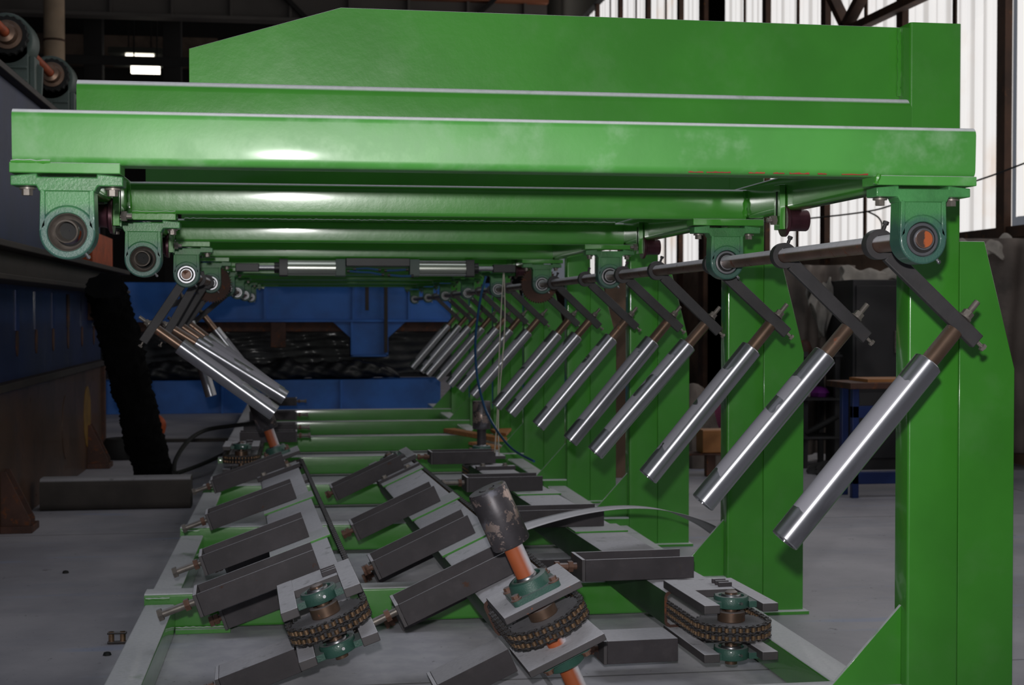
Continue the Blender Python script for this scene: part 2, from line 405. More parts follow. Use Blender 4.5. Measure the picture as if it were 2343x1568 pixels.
ORD = ['nearest', 'second', 'third', 'fourth', 'fifth', 'sixth', 'seventh', 'eighth', 'ninth', 'tenth', 'eleventh', 'twelfth', 'thirteenth', 'fourteenth', 'fifteenth']
def hexbolt(mb, p, d, r, h, shank=0., washer=True, n=6):
    """hex head at p pointing along d, washer under it, shank behind it"""
    p, d = V(p), V(d).normalized()
    if washer: mb.cyl(p, p+d*h*.25, r*1.45, n=16)
    mb.cyl(p+d*h*.2, p+d*h, r, n=n)
    if shank: mb.cyl(p, p-d*shank, r*.55, n=12)

# ================================================================ THE SETTING
mb = MB(); mb.bb(-14, 5.05, -3, 30, -.2, 0); struct('floor', mb, 'concrete_floor')
mb = MB(); mb.bb(-14, 5.05, 29.8, 30, 0, 9); struct('wall_back', mb, 'dark_hall')
mb = MB(); mb.bb(-14.2, -14, -3, 30, 0, 9); struct('wall_left', mb, 'dark_hall')
mb = MB(); mb.bb(-14.2, 5.25, 6.5, 30, 9, 9.2); struct('ceiling', mb, 'roof_dark')
mb = MB(); mb.bb(5.05, 5.25, -3, 30, 0, 1.66); struct('wall_right', mb, 'wall_brown')
# the window wall: bays of translucent ribbed sheet between rusty columns
cols = [9.43, 11.15, 12.87, 14.59, 16.31, 18.03, 19.75, 21.5, 23.2]
for i in range(len(cols)):
    y0 = cols[i]; y1 = cols[i+1] if i+1 < len(cols) else 25.
    def sheet(u, v, y0=y0, y1=y1):
        return (5.02 + .012*math.sin((y0+(y1-y0)*u)*2*math.pi/.13), y0+(y1-y0)*u, 1.68+(6.2-1.68)*v)
    mb = MB(); mb.grid(sheet, 80, 2); struct('window_%d' % (i+1), mb, 'window_sheet')
def sheet(u, v): return (5.02 + .012*math.sin((2+7.4*u)*2*math.pi/.13), 2+7.4*u, 1.75+4.5*v)
mb = MB(); mb.grid(sheet, 200, 2); struct('window_10', mb, 'window_sheet')
k = 0
for i, y in enumerate(cols):
    k += 1; mb = MB(); mb.bb(4.95, 5.0, y-.02, y+.06, 0, 9); mb.bb(4.935, 4.95, y-.04, y+.08, 0, 9); struct('trim_%d' % k, mb, 'rust_post')
    k += 1; mb = MB(); mb.bb(4.985, 5.0, y+.83, y+.88, 1.66, 6.2); struct('trim_%d' % k, mb, 'rust_post')
k += 1; mb = MB(); mb.bb(4.95, 5.02, -3, 30, 1.60, 1.68); struct('trim_%d' % k, mb, 'rust_post')
k += 1; mb = MB(); mb.bb(4.9, 5.25, -3, 30, 6.2, 9); struct('trim_%d' % k, mb, 'dark_hall')

# ================================================================ GREEN PORTAL FRAMES
YC = [3.34, 4.84, 6.33, 7.84, 9.36, 10.86, 12.36, 13.86]
def portal():
    g = thing('portal_frame', '', 'machine frame', T(0, 0, 0), 'green portal frames in a row')
    mb = MB(); mb.rr((1.5725, .04, 0.0), (1.5725, .04, 1.79), .135, .08, .007, up=(0, 1, 0)); mb.build('post', 'green_paint', g)
    mb = MB(); mb.prismXZ([(1.64, 1.25), (1.705, 1.25), (1.788, .93), (1.788, .0), (1.64, .0)], .002, .016); mb.build('side_plate', 'green_paint', g, bevel=.0015)
    mb = MB(); mb.rr((-.49, .04, .515), (1.51, .04, .515), .176, .08, .026, up=(0, 1, 0), n=7); o = mb.build('arm', 'green_paint', g); o.location.z = 1.0
    mb = MB(); mb.prismXZ([(-.245, 1.60), (-.245, 1.688), (.108, 1.795), (1.515, 1.79), (1.515, 1.60)], .066, .080)
    mb.build('web_plate', 'green_paint', g, bevel=.001)
    mb = MB(); mb.weld((1.503, .060, 1.615), (1.503, .060, 1.785), .006); mb.build('weld_bead', 'green_paint', g)
    return g
def foot():
    g = thing('foot_beam', '', 'floor beam', T(0, 0, 0), 'green foot beams across the floor')
    mb = MB(); mb.rr((-.502, .05, .075), (1.505, .05, .075), .118, .10, .010, up=(0, 1, 0)); mb.build('beam', 'green_paint', g)
    mb = MB(); mb.bb(-.40, -.22, -.022, .10, .001, .016); mb.build('base_plate', 'green_paint', g, bevel=.001)
    mb = MB(); mb.bb(1.50, 1.80, -.03, .13, .0, .012); mb.build('base_plate', 'green_paint', g, bevel=.001)
    mb = MB(); mb.prismXZ([(1.505, .335), (1.505, .134), (1.32, .134)], .035, .047); mb.build('gusset', 'green_paint', g, bevel=.001)
    mb = MB(); mb.weld((-.498, -.003, .118), (-.42, -.003, .118), .004); mb.build('weld_bead', 'green_paint', g)
    mb = MB(); mb.weld((-.40, -.004, .018), (-.23, -.004, .018), .004); mb.build('weld_bead', 'green_paint', g)
    return g
p0 = portal(); f0 = foot()
PL = ['nearest green frame with wide cranked top plate and tall right-hand post',
      'second green post from the front, behind the shiny nearest roller',
      'third green post from the front, between second post and the far ones',
      'fourth green post from the front with slanted side plate', 'fifth green post from the front, seen behind the hanging rollers',
      'sixth green post from the front, seen as a narrow strip', 'seventh green post from the front, close to the blue machine',
      'farthest green post in the row, beside the blue far machine']
FL = ['nearest green floor beam, mostly below the picture, under the first post',
      'green floor beam running just behind the three chain sprockets', 'third green floor beam, its left end by the second left guide channels',
      'fourth green floor beam crossing behind the middle chain rail', 'fifth green floor beam, its dusty top seen as a pale line',
      'sixth green floor beam, behind the timber pieces', 'seventh green floor beam, next to last towards the blue machine',
      'farthest green floor beam in front of the blue machine']
for i, y in enumerate(YC):
    a = p0 if i == 0 else copy_tree(p0, T(0, y, 0)); b = f0 if i == 0 else copy_tree(f0, T(0, y, 0))
    a.matrix_world = T(0, y, 0); b.matrix_world = T(0, y, 0)
    a['label'] = PL[i]; b['label'] = FL[i]
# floor rails between the feet
for j, (x0, x1, side) in enumerate(((-.502, -.402, 'left'), (1.395, 1.50, 'right'))):
    for i in range(len(YC)):
        ya = YC[i]+.105; yb = (YC[i+1] if i+1 < len(YC) else 15.2)-.005
        mb = MB(); mb.rr(((x0+x1)/2, ya, .05), ((x0+x1)/2, yb, .05), x1-x0, .098, .008)
        tag(mb.build('floor_rail', 'green_paint'), '%s dusty green floor tube along the %s edge of the machine base' % (ORD[i], side), 'floor rail', 'floor tubes joining the foot beams')
mb = MB(); mb.rr((-.452, 1.9, .05), (-.452, 3.335, .05), .1, .098, .008)
tag(mb.build('floor_rail', 'green_paint'), 'left floor tube in front of the first foot beam, below the picture edge', 'floor rail', 'floor tubes joining the foot beams')

# ================================================================ ROLLER CARRIAGE (ladder frame under the arms)
YB = [2.59, 3.84, 5.33, 6.84, 8.36, 9.86, 11.36, 12.86, 14.36]
car = thing('roller_carriage', 'green ladder frame of square tubes carrying the two bearing rows under the portal arms', 'machine frame', T(0, 2.59, 1.3))
def cp(mb, name, m, **kw):
    mb.X = T(0, -2.59, -1.3); return None
for i, y in enumerate(YB):            # the near bars are welded in a touch rolled, so their fronts catch the flash
    mb = MB(); mb.X = T(0, -2.59, -1.3); tl = (0, -math.tan(rad((1.8, 4.8, 3.3, 2.3, 1., 0, 0, 0, 0)[i])), 1)
    if i == 0: mb.rr((-.484, y+.02, 1.378), (1.287, y+.02, 1.378), .10, .096, .015, up=tl, n=6)
    else: mb.rr((-.430, y+.01, 1.374), (1.236, y+.01, 1.374), .10, .084, .011, up=tl, n=6)
    mb.build('crossbar', 'green_paint_whitened' if i == 0 else 'green_paint', car)
for x in (1.262, -.457):
    mb = MB(); mb.X = T(0, -2.59, -1.3); mb.rr((x, 2.665, 1.379), (x, 14.5, 1.379), .052, .092, .012, n=5); mb.build('side_rail', 'green_paint', car)
for i, y in enumerate(YB):
    for x0, x1 in ((-.488, -.302) if i == 0 else (-.475, -.309), (1.085, 1.287)):
        mb = MB(); mb.X = T(0, -2.59, -1.3); mb.bb(x0, x1, y-.035, y+.034, 1.313, 1.331); mb.build('mounting_plate', 'green_paint_whitened' if i == 0 else 'green_paint', car, bevel=.0015)
for wa, wb_, wr in (((-.486, 2.557, 1.332), (-.42, 2.557, 1.332), .0035), ((-.428, 3.802, 1.335), (-.428, 3.802, 1.41), .008), ((1.232, 3.802, 1.335), (1.232, 3.802, 1.41), .008),
                  ((-.42, 3.804, 1.333), (-.31, 3.804, 1.333), .004), ((-.40, 5.29, 1.412), (1.2, 5.29, 1.412), .005), ((1.09, 2.556, 1.333), (1.085, 2.556, 1.313), .005)):
    mb = MB(); mb.X = T(0, -2.59, -1.3); mb.weld(wa, wb_, wr); mb.build('weld_bead', 'green_paint', car)
xx = .72
for i in range(7):
    w = random.uniform(.015, .06); mb = MB(); mb.X = T(0, -2.59, -1.3)
    P = [(xx+w*k/8, 1.3322+random.uniform(0, .0022)) for k in range(9)] + [(xx+w*k/8, 1.331) for k in range(8, -1, -1)]
    mb.prismXZ(P, 2.5592, 2.5605); mb.build('paint_chip', 'chip_red', car, label='red-brown bare patch along the lower edge'); xx += w+random.uniform(.0, .035)

# ---------------------------------------------------------------- hanger bearings
def bearing(shaft):
    g = thing('hanger_bearing', '', 'bearing', T(0, 0, 0), 'hanger bearings under the carriage')
    mb = MB()
    def outline(r, w, ztop, n=20):
        return [(w, ztop)] + [(r*math.cos(a), r*math.sin(a)) for a in [rad(8-196*k/n) for k in range(n+1)]] + [(-w, ztop)]
    mb.prismXZ([(.049, .083), (.0512, .0), (.0366, .0)] + [(.0366*math.cos(a), .0366*math.sin(a)) for a in [rad(9*k) for k in range(1, 20)]] + [(-.0366, .0), (-.0512, .0), (-.049, .083)], -.014, .030)
    # raised front rim: two cheeks and the ring round the insert
    mb.prismXZ([(.049, .083), (.0512, .0), (.040, .012), (.040, .078)], -.020, -.013); mb.prismXZ([(-.049, .083), (-.040, .078), (-.040, .012), (-.0512, .0)], -.020, -.013)
    mb.lathe([(.0365, -.020), (.0365, .030), (.0515, .030), (.0515, -.017), (.049, -.020)], (0, 0, 0), (0, 1, 0), 40, closed=True)
    o = mb.build('housing', 'cast_mixed', g, bevel=.0015); o.scale = (.92, 1, .92)
    mb = MB()
    mb.prismXZ([(-.095, .081), (-.052, .081), (-.047, .071), (.047, .071), (.052, .081), (.095, .081), (.095, .098), (.05, .102), (.05, .096), (-.05, .096), (-.05, .102), (-.095, .098)], -.020, .030)
    mb.build('foot', 'cast_overspray', g, bevel=.002)
    mb = MB()
    if shaft:
        mb.lathe([(.0365, -.012), (.034, -.015), (.0285, -.015), (.0275, -.011)], (0, 0, 0), (0, 1, 0), 36)
        mb.m = 1; mb.lathe([(.0275, -.011), (.0225, -.011)], (0, 0, 0), (0, 1, 0), 36)
        mb.m = 0; mb.lathe([(.0225, -.022), (.0195, -.022), (.0178, -.019), (.0178, .02)], (0, 0, 0), (0, 1, 0), 36); mb.lathe([(.0225, -.022), (.0225, -.005)], (0, 0, 0), (0, 1, 0), 36)
    else:
        mb.lathe([(.0365, -.012), (.035, -.014), (.0335, -.006), (.031, .004), (.026, .010)], (0, .0, 0), (0, 1, 0), 36)
        mb.m = 1; mb.lathe([(.026, .010), (.022, .006)], (0, 0, 0), (0, 1, 0), 36)
        mb.m = 0; mb.lathe([(.022, .006), (.022, -.014), (.0195, -.016), (.0182, -.013), (.0175, .03)], (-.003, 0, .003), (0, 1, .10), 36); mb.m = 1; mb.lathe([(.0175, .024), (.001, .024)], (-.003, 0, .003), (0, 1, .1), 24)
    o = mb.build('bearing_insert', ['bare_steel', 'rubber_black'] if shaft else ['worn_steel', 'rubber_black'], g); o.scale = (.92, 1, .92)
    for x in (-.073, .073):
        mb = MB(); hexbolt(mb, (x, .016, .080), (0, 0, -1), .0095, .014); mb.build('bolt', 'bolt_steel', g)
    mb = MB(); d = V((.62, 0, -.78)); mb.cyl(d*.049, d*.058, .0028, n=8); mb.cyl(d*.058, d*.0625, .0042, .0025, n=10); o = mb.build('grease_nipple', 'bare_steel', g); o.location = (-.002, -.012, .003)
    return g
bR = bearing(True); bL = bearing(False)
for side, x in (('right', 1.187), ('left', -.395)):
    nmax = 9 if side == 'right' else 8
    for i in range(nmax):
        y = YB[i]; src = bL if (side == 'left' and i < 2) else bR
        xx = x if i else (1.187 if side == 'right' else -.394)
        first = (side == 'left' and i == 0) or (side == 'right' and i == 0)
        o = src if first else copy_tree(src, T(xx, y, 1.2115))
        o.matrix_world = T(xx, y, 1.2115)
        if side == 'left' and i < 2: lb = ['nearest left green hanger bearing with an empty bore', 'second left green hanger bearing, smaller empty bore behind the first'][i]
        elif i == 0: lb = 'nearest right green hanger bearing with orange-tipped shaft end in its bore'
        else: lb = '%s green hanger bearing from the front in the %s row' % (ORD[i], side)
        o['label'] = lb

# ---------------------------------------------------------------- shafts
mb = MB(); mb.cyl((0, 0, 0), (0, 11.92, 0), .0175, n=24); mb.m = 1; mb.cyl((0, -.0006, 0), (0, 0, 0), .0155, n=24)
o = tag(mb.build('drive_shaft', ['shaft_steel', 'shaft_end']), 'long round rusty shaft through the right row of bearings', 'shaft'); o.location = (1.187, 2.565, 1.2115)
mb = MB(); mb.cyl((0, 0, 0), (0, 7.6, 0), .0175, n=24)
o = tag(mb.build('drive_shaft', 'shaft_steel'), 'shorter round rusty shaft through the left row of bearings', 'shaft'); o.location = (-.395, 5.318, 1.2115)

# ---------------------------------------------------------------- swing rollers
def swing_roller(arm_d, top, bot, mirror):
    """arm_d: arm direction in XZ, top/bot: roller ends, all from the shaft axis"""
    g = thing('swing_roller', '', 'roller', T(0, 0, 0), '%s row of swing rollers' % ('left' if mirror else 'right'))
    s = -1 if mirror else 1
    a = V((arm_d[0], 0, arm_d[1])).normalized(); t = V((top[0], 0, top[1])); b = V((bot[0], 0, bot[1])); d = (t-b).normalized()
    mb = MB(); mb.lathe([(.0185, -.013), (.031, -.013), (.0315, -.010), (.0315, .010), (.031, .013), (.0185, .013)], (0, 0, 0), (0, 1, 0), 32, closed=True); mb.build('collar', 'dark_arm_steel', g)
    mb = MB(); u = V((s*.35, 0, .94)); mb.cyl(u*.028, u*.046, .004, n=10); mb.cyl(u*.044, u*.051, .0065, n=6); mb.build('set_screw', 'dark_arm_steel', g)
    L = .297
    n = V((0, 1, 0)); w = a.cross(n)
    R = Matrix((a, n, w)).transposed()
    mb = MB(); mb.box(a*((.03+L)/2), (L-.03, .016, .033), R); mb.build('arm', 'dark_arm_steel', g, bevel=.002)
    # the axle crosses the arm where the roller line meets it
    k = (t.x*d.z - t.z*d.x)/(a.x*d.z - a.z*d.x); c = a*k
    mb = MB(); mb.cyl(t - d*.02, c - d*.0165, .0185, n=24); mb.build('axle', 'axle_steel', g)
    mb = MB(); mb.cyl(c + d*.0165, c + d*.021, .015, n=16); mb.cyl(c + d*.02, c + d*.034, .0125, n=6); mb.cyl(c + d*.03, c + d*.062, .0068, n=12); mb.build('axle_nut', 'bolt_steel', g)
    mb = MB(); e = a*L; mb.cyl(e, e + a*.014, .004, n=10); mb.cyl(e + a*.014, e + a*.021, .0085, n=6); mb.build('adjusting_screw', 'bolt_steel', g)
    Ld = (t-b).length; r = .0312
    mb = MB(); mb.lathe([(.0, -Ld/2+.006), (.009, -Ld/2+.006), (.009, -Ld/2-.001), (.012, -Ld/2-.001), (.012, -Ld/2+.004), (.021, -Ld/2+.004), (.022, -Ld/2), (r-.002, -Ld/2), (r, -Ld/2+.002), (r, Ld/2-.002), (r-.002, Ld/2), (.012, Ld/2)], (0, 0, 0), (0, 0, 1), 40)
    o = mb.build('roller_tube', 'roller_steel', g)
    o.matrix_local = along((t+b)/2, (t+b)/2 + d)
    return g
YR = [2.785, 3.36, 3.95, 4.60, 5.10, 5.78, 6.50, 7.02, 7.92, 8.62, 9.22, 9.95, 10.7, 11.4, 12.2]
rr0 = swing_roller((.217, -.200), (.111, -.244), (-.199, -.608), False)
for i, y in enumerate(YR):
    M = T(1.187, y, 1.2115) @ Matrix.Rotation(rad((0, 1, -1, 2, -.5, 0, 1.5, 0, 1, .5, 0, 1, 2, -1, 1)[i]*.5), 4, 'Y')
    o = rr0 if i == 0 else copy_tree(rr0, M)
    o.matrix_world = M
    o['label'] = ('nearest steel roller in the right row, smeared, hanging in front of the first post' if i == 0 else
                  'farthest thin-looking steel roller in the right row' if i == len(YR)-1 else '%s slanting steel roller from the front in the right row' % ORD[i])
rl0 = swing_roller((-.135, -.205), (-.030, -.262), (.315, -.515), True)
LR = [(5.388, 0, 'nearest steel roller in the left row, with a dusty film, slanting down to the right'),
      (5.95, -4, 'second steel roller in the left row, mostly hidden behind the nearest one'),
      (6.52, -1.5, 'third steel roller in the left row, bright and above the nearest one'),
      (7.15, 2, 'fourth steel roller in the left row, dull grey behind the bright third one'),
      (8.0, 38, 'steep steel roller in the left row, hanging almost straight down'),
      (9.0, 16, 'farthest thin steel roller in the left row, steeper than the near ones')]
for i, (y, a, lb) in enumerate(LR):
    M = T(-.395, y, 1.2115) @ Matrix.Rotation(rad(a), 4, 'Y')
    o = rl0 if i == 0 else copy_tree(rl0, M)
    o.matrix_world = M; o['label'] = lb

# ---------------------------------------------------------------- gears on the shafts
def gear(lb, loc):
    g = thing('spur_gear', lb, 'gear', T(loc), 'rusty gears on the shafts')
    P = []; nt = 46
    for i in range(nt):
        a = 2*math.pi*i/nt
        for da, r in ((0, .086), (.25, .086), (.36, .0925), (.62, .0925), (.75, .086)): P.append((r*math.cos(a+da*2*math.pi/nt), r*math.sin(a+da*2*math.pi/nt)))
    mb = MB(); mb.prismXZ(P, -.014, .014); mb.build('toothed_disc', 'rusty_steel', g)
    mb = MB(); mb.lathe([(.0178, -.03), (.034, -.03), (.034, .03), (.0178, .03)], (0, 0, 0), (0, 1, 0), 28, closed=True); mb.build('hub', 'rusty_steel', g)
gear('large rusty gear behind the fourth right bearing', (1.187, 6.925, 1.2115))
gear('large rusty gear behind the fourth left bearing', (-.395, 6.925, 1.2115))

# ---------------------------------------------------------------- pneumatic cylinders under the fourth crossbar
def pneu(lb, M):
    g = thing('pneumatic_cylinder', lb, 'pneumatic cylinder', M, 'pneumatic cylinders')
    mb = MB(); mb.cyl((-.112, 0, 0), (.112, 0, 0), .0375, n=36); mb.build('barrel', 'cylinder_alu', g)
    mb = MB(); mb.rr((.112, 0, 0), (.152, 0, 0), .082, .082, .006); mb.build('end_cap', 'black_plastic', g, bevel=.001)
    mb = MB(); mb.rr((-.158, 0, 0), (-.112, 0, 0), .082, .082, .006); mb.build('end_cap', 'casting_grey', g, bevel=.001)
    for dy, dz in ((-.032, -.032), (-.032, .032)):
        mb = MB(); mb.cyl((-.112, dy, dz), (.112, dy, dz), .004, n=8); mb.build('tie_rod', 'bare_steel', g)
    mb = MB(); mb.cyl((.152, 0, 0), (.175, 0, 0), .026, n=24); mb.build('rod_gland', 'black_plastic', g)
    mb = MB(); mb.cyl((.175, 0, 0), (.25, 0, 0), .0125, n=20); mb.build('piston_rod', 'bare_steel', g)
    mb = MB(); mb.bb(.245, .355, -.02, .02, -.019, .019); mb.build('clevis', 'black_plastic', g, bevel=.003)
    return g
c0 = pneu('right silver pneumatic cylinder under the fourth crossbar, rod pointing right', T(.695, 6.80, 1.285))
copy_tree(c0, T(.075, 6.80, 1.285) @ Rz(math.pi), 'left silver pneumatic cylinder under the fourth crossbar, rod pointing left')
mb = MB(); mb.bb(.235, .535, 6.74, 6.86, 1.293, 1.330)
tag(mb.build('mounting_block', 'black_plastic', bevel=.002), 'long black block between the two pneumatic cylinders', 'block')
for lb, P in (('upper blue air hose on the left, between the cylinders', [(.28, 6.73, 1.278), (.33, 6.725, 1.281), (.385, 6.725, 1.274)]),
              ('lower blue air hose on the left, between the cylinders', [(.25, 6.73, 1.268), (.30, 6.72, 1.263), (.345, 6.72, 1.262), (.40, 6.72, 1.252)]),
              ('upper blue air hose on the right, between the cylinders', [(.425, 6.72, 1.271), (.47, 6.72, 1.272), (.515, 6.725, 1.276)]),
              ('lower blue air hose on the right, between the cylinders', [(.44, 6.715, 1.25), (.49, 6.715, 1.245), (.54, 6.725, 1.246)])):
    mb = MB(); mb.sweep(P, .0055, 8); mb.m = 1; mb.cyl(P[-1], V(P[-1])+V((.012, 0, 0)), .008, n=10); mb.cyl(V(P[0])-V((.012, 0, 0)), P[0], .008, n=10)
    tag(mb.build('air_hose', ['blue_hose', 'black_plastic']), lb, 'hose', 'blue air hoses')

# ---------------------------------------------------------------- stop rollers hanging on slotted brackets
def stopper(s):
    g = thing('stop_roller', '', 'guide roller', T(0, 0, 0), 'slotted brackets with guide rollers')
    mb = MB()
    mb.prism([(-.022, -.052), (.022, -.052), (.022, .062), (-.022, .062)], Matrix(((0, 0, s, -.0075*s), (1, 0, 0, 0), (0, 1, 0, 0), (0, 0, 0, 1))), .015); mb.build('bracket', 'green_paint', g, bevel=.001)
    mb = MB(); mb.bb(-.0085*s, -.0078*s, -.005, .005, -.03, .045); mb.build('slot', 'rubber_black', g)
    mb = MB(); mb.cyl((-.006*s, 0, -.028), (-.034*s, 0, -.028), .006, n=12); mb.cyl((-.010*s, 0, -.028), (-.022*s, 0, -.028), .013, n=6); mb.build('axle_bolt', 'bolt_steel', g)
    mb = MB(); mb.lathe([(.005, .008), (.042, .008), (.042, .016), (.030, .022), (.0275, .03), (.0275, .070), (.026, .073), (.005, .073)], (0, 0, -.028), (s, 0, 0), 32); mb.build('wheel', 'pulley_purple', g)
    return g
sR = stopper(1); sL = stopper(-1)
for i, y in enumerate((3.5, 5.0, 8.0)):
    o = sR if i == 0 else copy_tree(sR, T(1.226, y, 1.336)); o.matrix_world = T(1.226, y, 1.336)
    o['label'] = '%s slotted green bracket with purple-brown wheel under the right side rail' % ORD[i]
for i, y in enumerate((3.5, 5.0)):
    o = sL if i == 0 else copy_tree(sL, T(-.421, y, 1.33)); o.matrix_world = T(-.421, y, 1.33)
    o['label'] = '%s slotted green bracket with purple-brown wheel under the left side rail' % ORD[i]

# ================================================================ CHAIN CONVEYORS ON THE FLOOR
DIR = (_ray(540, 717)); DIR.z = 0; DIR.normalize()
def conv_matrix(o, alpha, d=DIR):
    c0 = V((d.y, -d.x, 0)); c = c0*math.cos(alpha) + V((0, 0, 1))*math.sin(alpha); n = c.cross(d)
    return Matrix(((c.x, d.x, n.x, o[0]), (c.y, d.y, n.y, o[1]), (c.z, d.z, n.z, o[2]), (0, 0, 0, 1)))   # local x = across, y = along, z = normal
def flange_bearing(g, x, y, z, up, square=False, nipple=True):
    """round housing on ears; `up` = +1 stands on its plate, -1 hangs"""
    mb = MB()
    if square:
        P = []
        for cx, cy, a0 in ((.054, .054, 0), (-.054, .054, 90), (-.054, -.054, 180), (.054, -.054, 270)):
            for k in range(5): a = rad(a0+22.5*k); P.append((x+cx+.013*math.cos(a), y+cy+.013*math.sin(a)))
        mb.prism(P, T(0, 0, z if up > 0 else z-.016), .016)
        mb.lathe([(.057, 0), (.052, .030), (.046, .034), (.038, .034), (.036, .012)], (x, y, z+.012*up), (0, 0, up), 36)
    else:
        mb.lathe([(.030, -.017), (.047, -.017), (.049, -.014), (.049, .012), (.046, .016), (.036, .016), (.033, .006)], (x, y, z), (0, 0, 1), 36)
        for s in (-1, 1):
            mb.bb(x+s*.040, x+s*.068, y-.038, y+.038, z-.014, z+.004)
        mb.bb(x-.03, x+.03, y+.03, y+.062, z-.013, z+.010)
    h = mb.build('bearing_housing', 'cast_green', g, bevel=.001)
    mb = MB(); mb.lathe([(.036, .004), (.034, .010), (.029, .010), (.028, .018), (.026, .020), (.0175, .020)], (x, y, z+(.03*up if square else 0)), (0, 0, up if square else 1), 32); mb.build('bearing_insert', 'bare_steel', h)
    if nipple:
        mb = MB(); mb.cyl((x+.01, y-.047, z+.0), (x+.011, y-.057, z+.001), .0045, n=8); mb.build('grease_nipple', 'bare_steel', h)
    if square:
        for sx in (-1, 1):
            for sy in (-1, 1):
                mb = MB(); hexbolt(mb, (x+sx*.054, y+sy*.054, z+.016*up), (0, 0, up), .0105, .013); mb.build('bolt', 'rusty_bolt', h)
def conveyor(lb, M, L, ends, shaft='orange_primer', pads=()):
    """ends: (near, far) each 'fork' or 'plate'"""
    g = thing('chain_rail', lb, 'chain conveyor', M, 'chain conveyor rails')
    mb = MB(); y0, y1 = .26, L-.26; t = .007
    P = [(.075, .055), (-.10, .055), (-.112, .050), (-.117, .038), (-.117, -.038), (-.112, -.050), (-.10, -.055), (.075, -.055), (.075, -.047), (-.098, -.047), (-.108, -.038), (-.108, .038), (-.098, .047), (.075, .047)]
    mb.prism(P, Matrix(((1, 0, 0, 0), (0, 0, 1, y0), (0, 1, 0, 0), (0, 0, 0, 1))), y1-y0); mb.build('rail_channel', 'rail_dusty', g)
    mb = MB(); mb.m = 0
    P2 = [(x, z) for x, z in P[:1]]
    mb.prism(P, Matrix(((1, 0, 0, 0), (0, 0, 1, y0-.0008), (0, 1, 0, 0), (0, 0, 0, 1))), .0007); mb.build('cut_end', 'rusty_steel', g, label='rusty cut end of the channel')
    for yy in pads:
        mb = MB(); mb.bb(-.118, .088, yy-.028, yy+.145, .0552, .0625); mb.build('pad_plate', 'green_paint', g, bevel=.001)
    mb = MB(); yy = L-.58; mb.bb(-.125, .085, yy, yy+.05, .055, .075); mb.build('clamp_plate', 'black_steel', g, bevel=.002)
    for xx in (-.09, .03):
        mb = MB(); hexbolt(mb, (xx, yy+.02, .075), (0, 0, 1), .012, .014); mb.build('bolt', 'bolt_steel', g)
    for e, (kind, yc, sgn) in enumerate(((ends[0], 0., 1), (ends[1], L, -1))):
        def yb(a, b): return (yc+a, yc+b) if sgn > 0 else (yc-b, yc-a)
        if kind == 'fork':
            for zc in (.068, -.068):
                for x0 in (-.108, .062):
                    mb = MB(); a, b = yb(-.085, .30); mb.bb(x0, x0+.046, a, b, zc-.012, zc+.012)
                    mb.build('fork_bar', 'dusty_plate', g, bevel=.002)
                mb = MB(); a, b = yb(.14, .30); mb.bb(-.066, .065, a, b, zc-.0105, zc+.0105); mb.build('end_plate', 'dusty_plate', g, bevel=.001)
                flange_bearing(g, 0, yc, zc+(.006 if zc > 0 else -.004), 1)
            for k in range(3):
                mb = MB(); yy = yc + sgn*(.175+.028*k); mb.bb(.022, .064, yy-.005, yy+.005, .079, .092); mb.build('hex_bolt', 'black_steel', g, bevel=.002)
            mb = MB(); mb.cyl((0, yc, -.105), (0, yc, .098), .0175, n=24); mb.lathe([(.001, .104), (.011, .104), (.0175, .099)], (0, yc, 0), (0, 0, 1), 24); mb.build('shaft', 'axle_steel', g)
        else:
            for zc in (.078, -.074):
                mb = MB(); a, b = yb(-.105, .16); mb.bb(-.108, .110, a, b, zc-.009, zc+.009)
                mb.build('end_plate', 'dusty_plate', g, bevel=.0015)
                flange_bearing(g, 0, yc, zc+(.009 if zc > 0 else -.009), 1 if zc > 0 else -1, square=True)
            mb = MB(); mb.cyl((0, yc, -.26 if e == 0 else -.13), (0, yc, .235), .026, n=28); mb.build('shaft', shaft, g)
            mb = MB(); mb.lathe([(.0, .388), (.018, .388), (.018, .382), (.022, .382), (.022, .387), (.049, .387), (.052, .383), (.052, .231), (.049, .227), (.0, .227)], (0, yc, 0), (0, 0, 1), 44); mb.build('drum', 'drum_steel', g, label='dark scuffed drum on top of the shaft')
        # sprocket
        mb = MB(); nt = 34; P = []
        for i in range(nt):
            for da, r in ((-.28, .098), (-.1, .1055), (.1, .1055), (.28, .098)): a = 2*math.pi*(i+da)/nt; P.append((r*math.cos(a), r*math.sin(a)))
        for zc in (.0115, -.0115): mb.prism(P, T(0, yc, zc-.005), .010)
        sp = mb.build('sprocket', 'sprocket_steel', g)
        mb = MB(); mb.lathe([(.0265, .0165), (.037, .0165), (.039, .0185), (.039, .044), (.036, .046), (.0265, .046)], (0, yc, 0), (0, 0, 1), 32); mb.build('hub', 'axle_steel', sp)
        mb = MB(); mb.lathe([(.0265, -.018), (.037, -.018), (.037, -.032), (.0265, -.032)], (0, yc, 0), (0, 0, 1), 24); mb.build('hub', 'axle_steel', sp)
    for yy in (L*.42, L*.80):                           # blocks that carry the rail over the foot beams
        mb = MB(); mb.bb(-.05, .05, yy-.05, yy+.05, -.075, -.055); mb.build('support_block', 'rail_dusty', g)
    return g
CH = {}
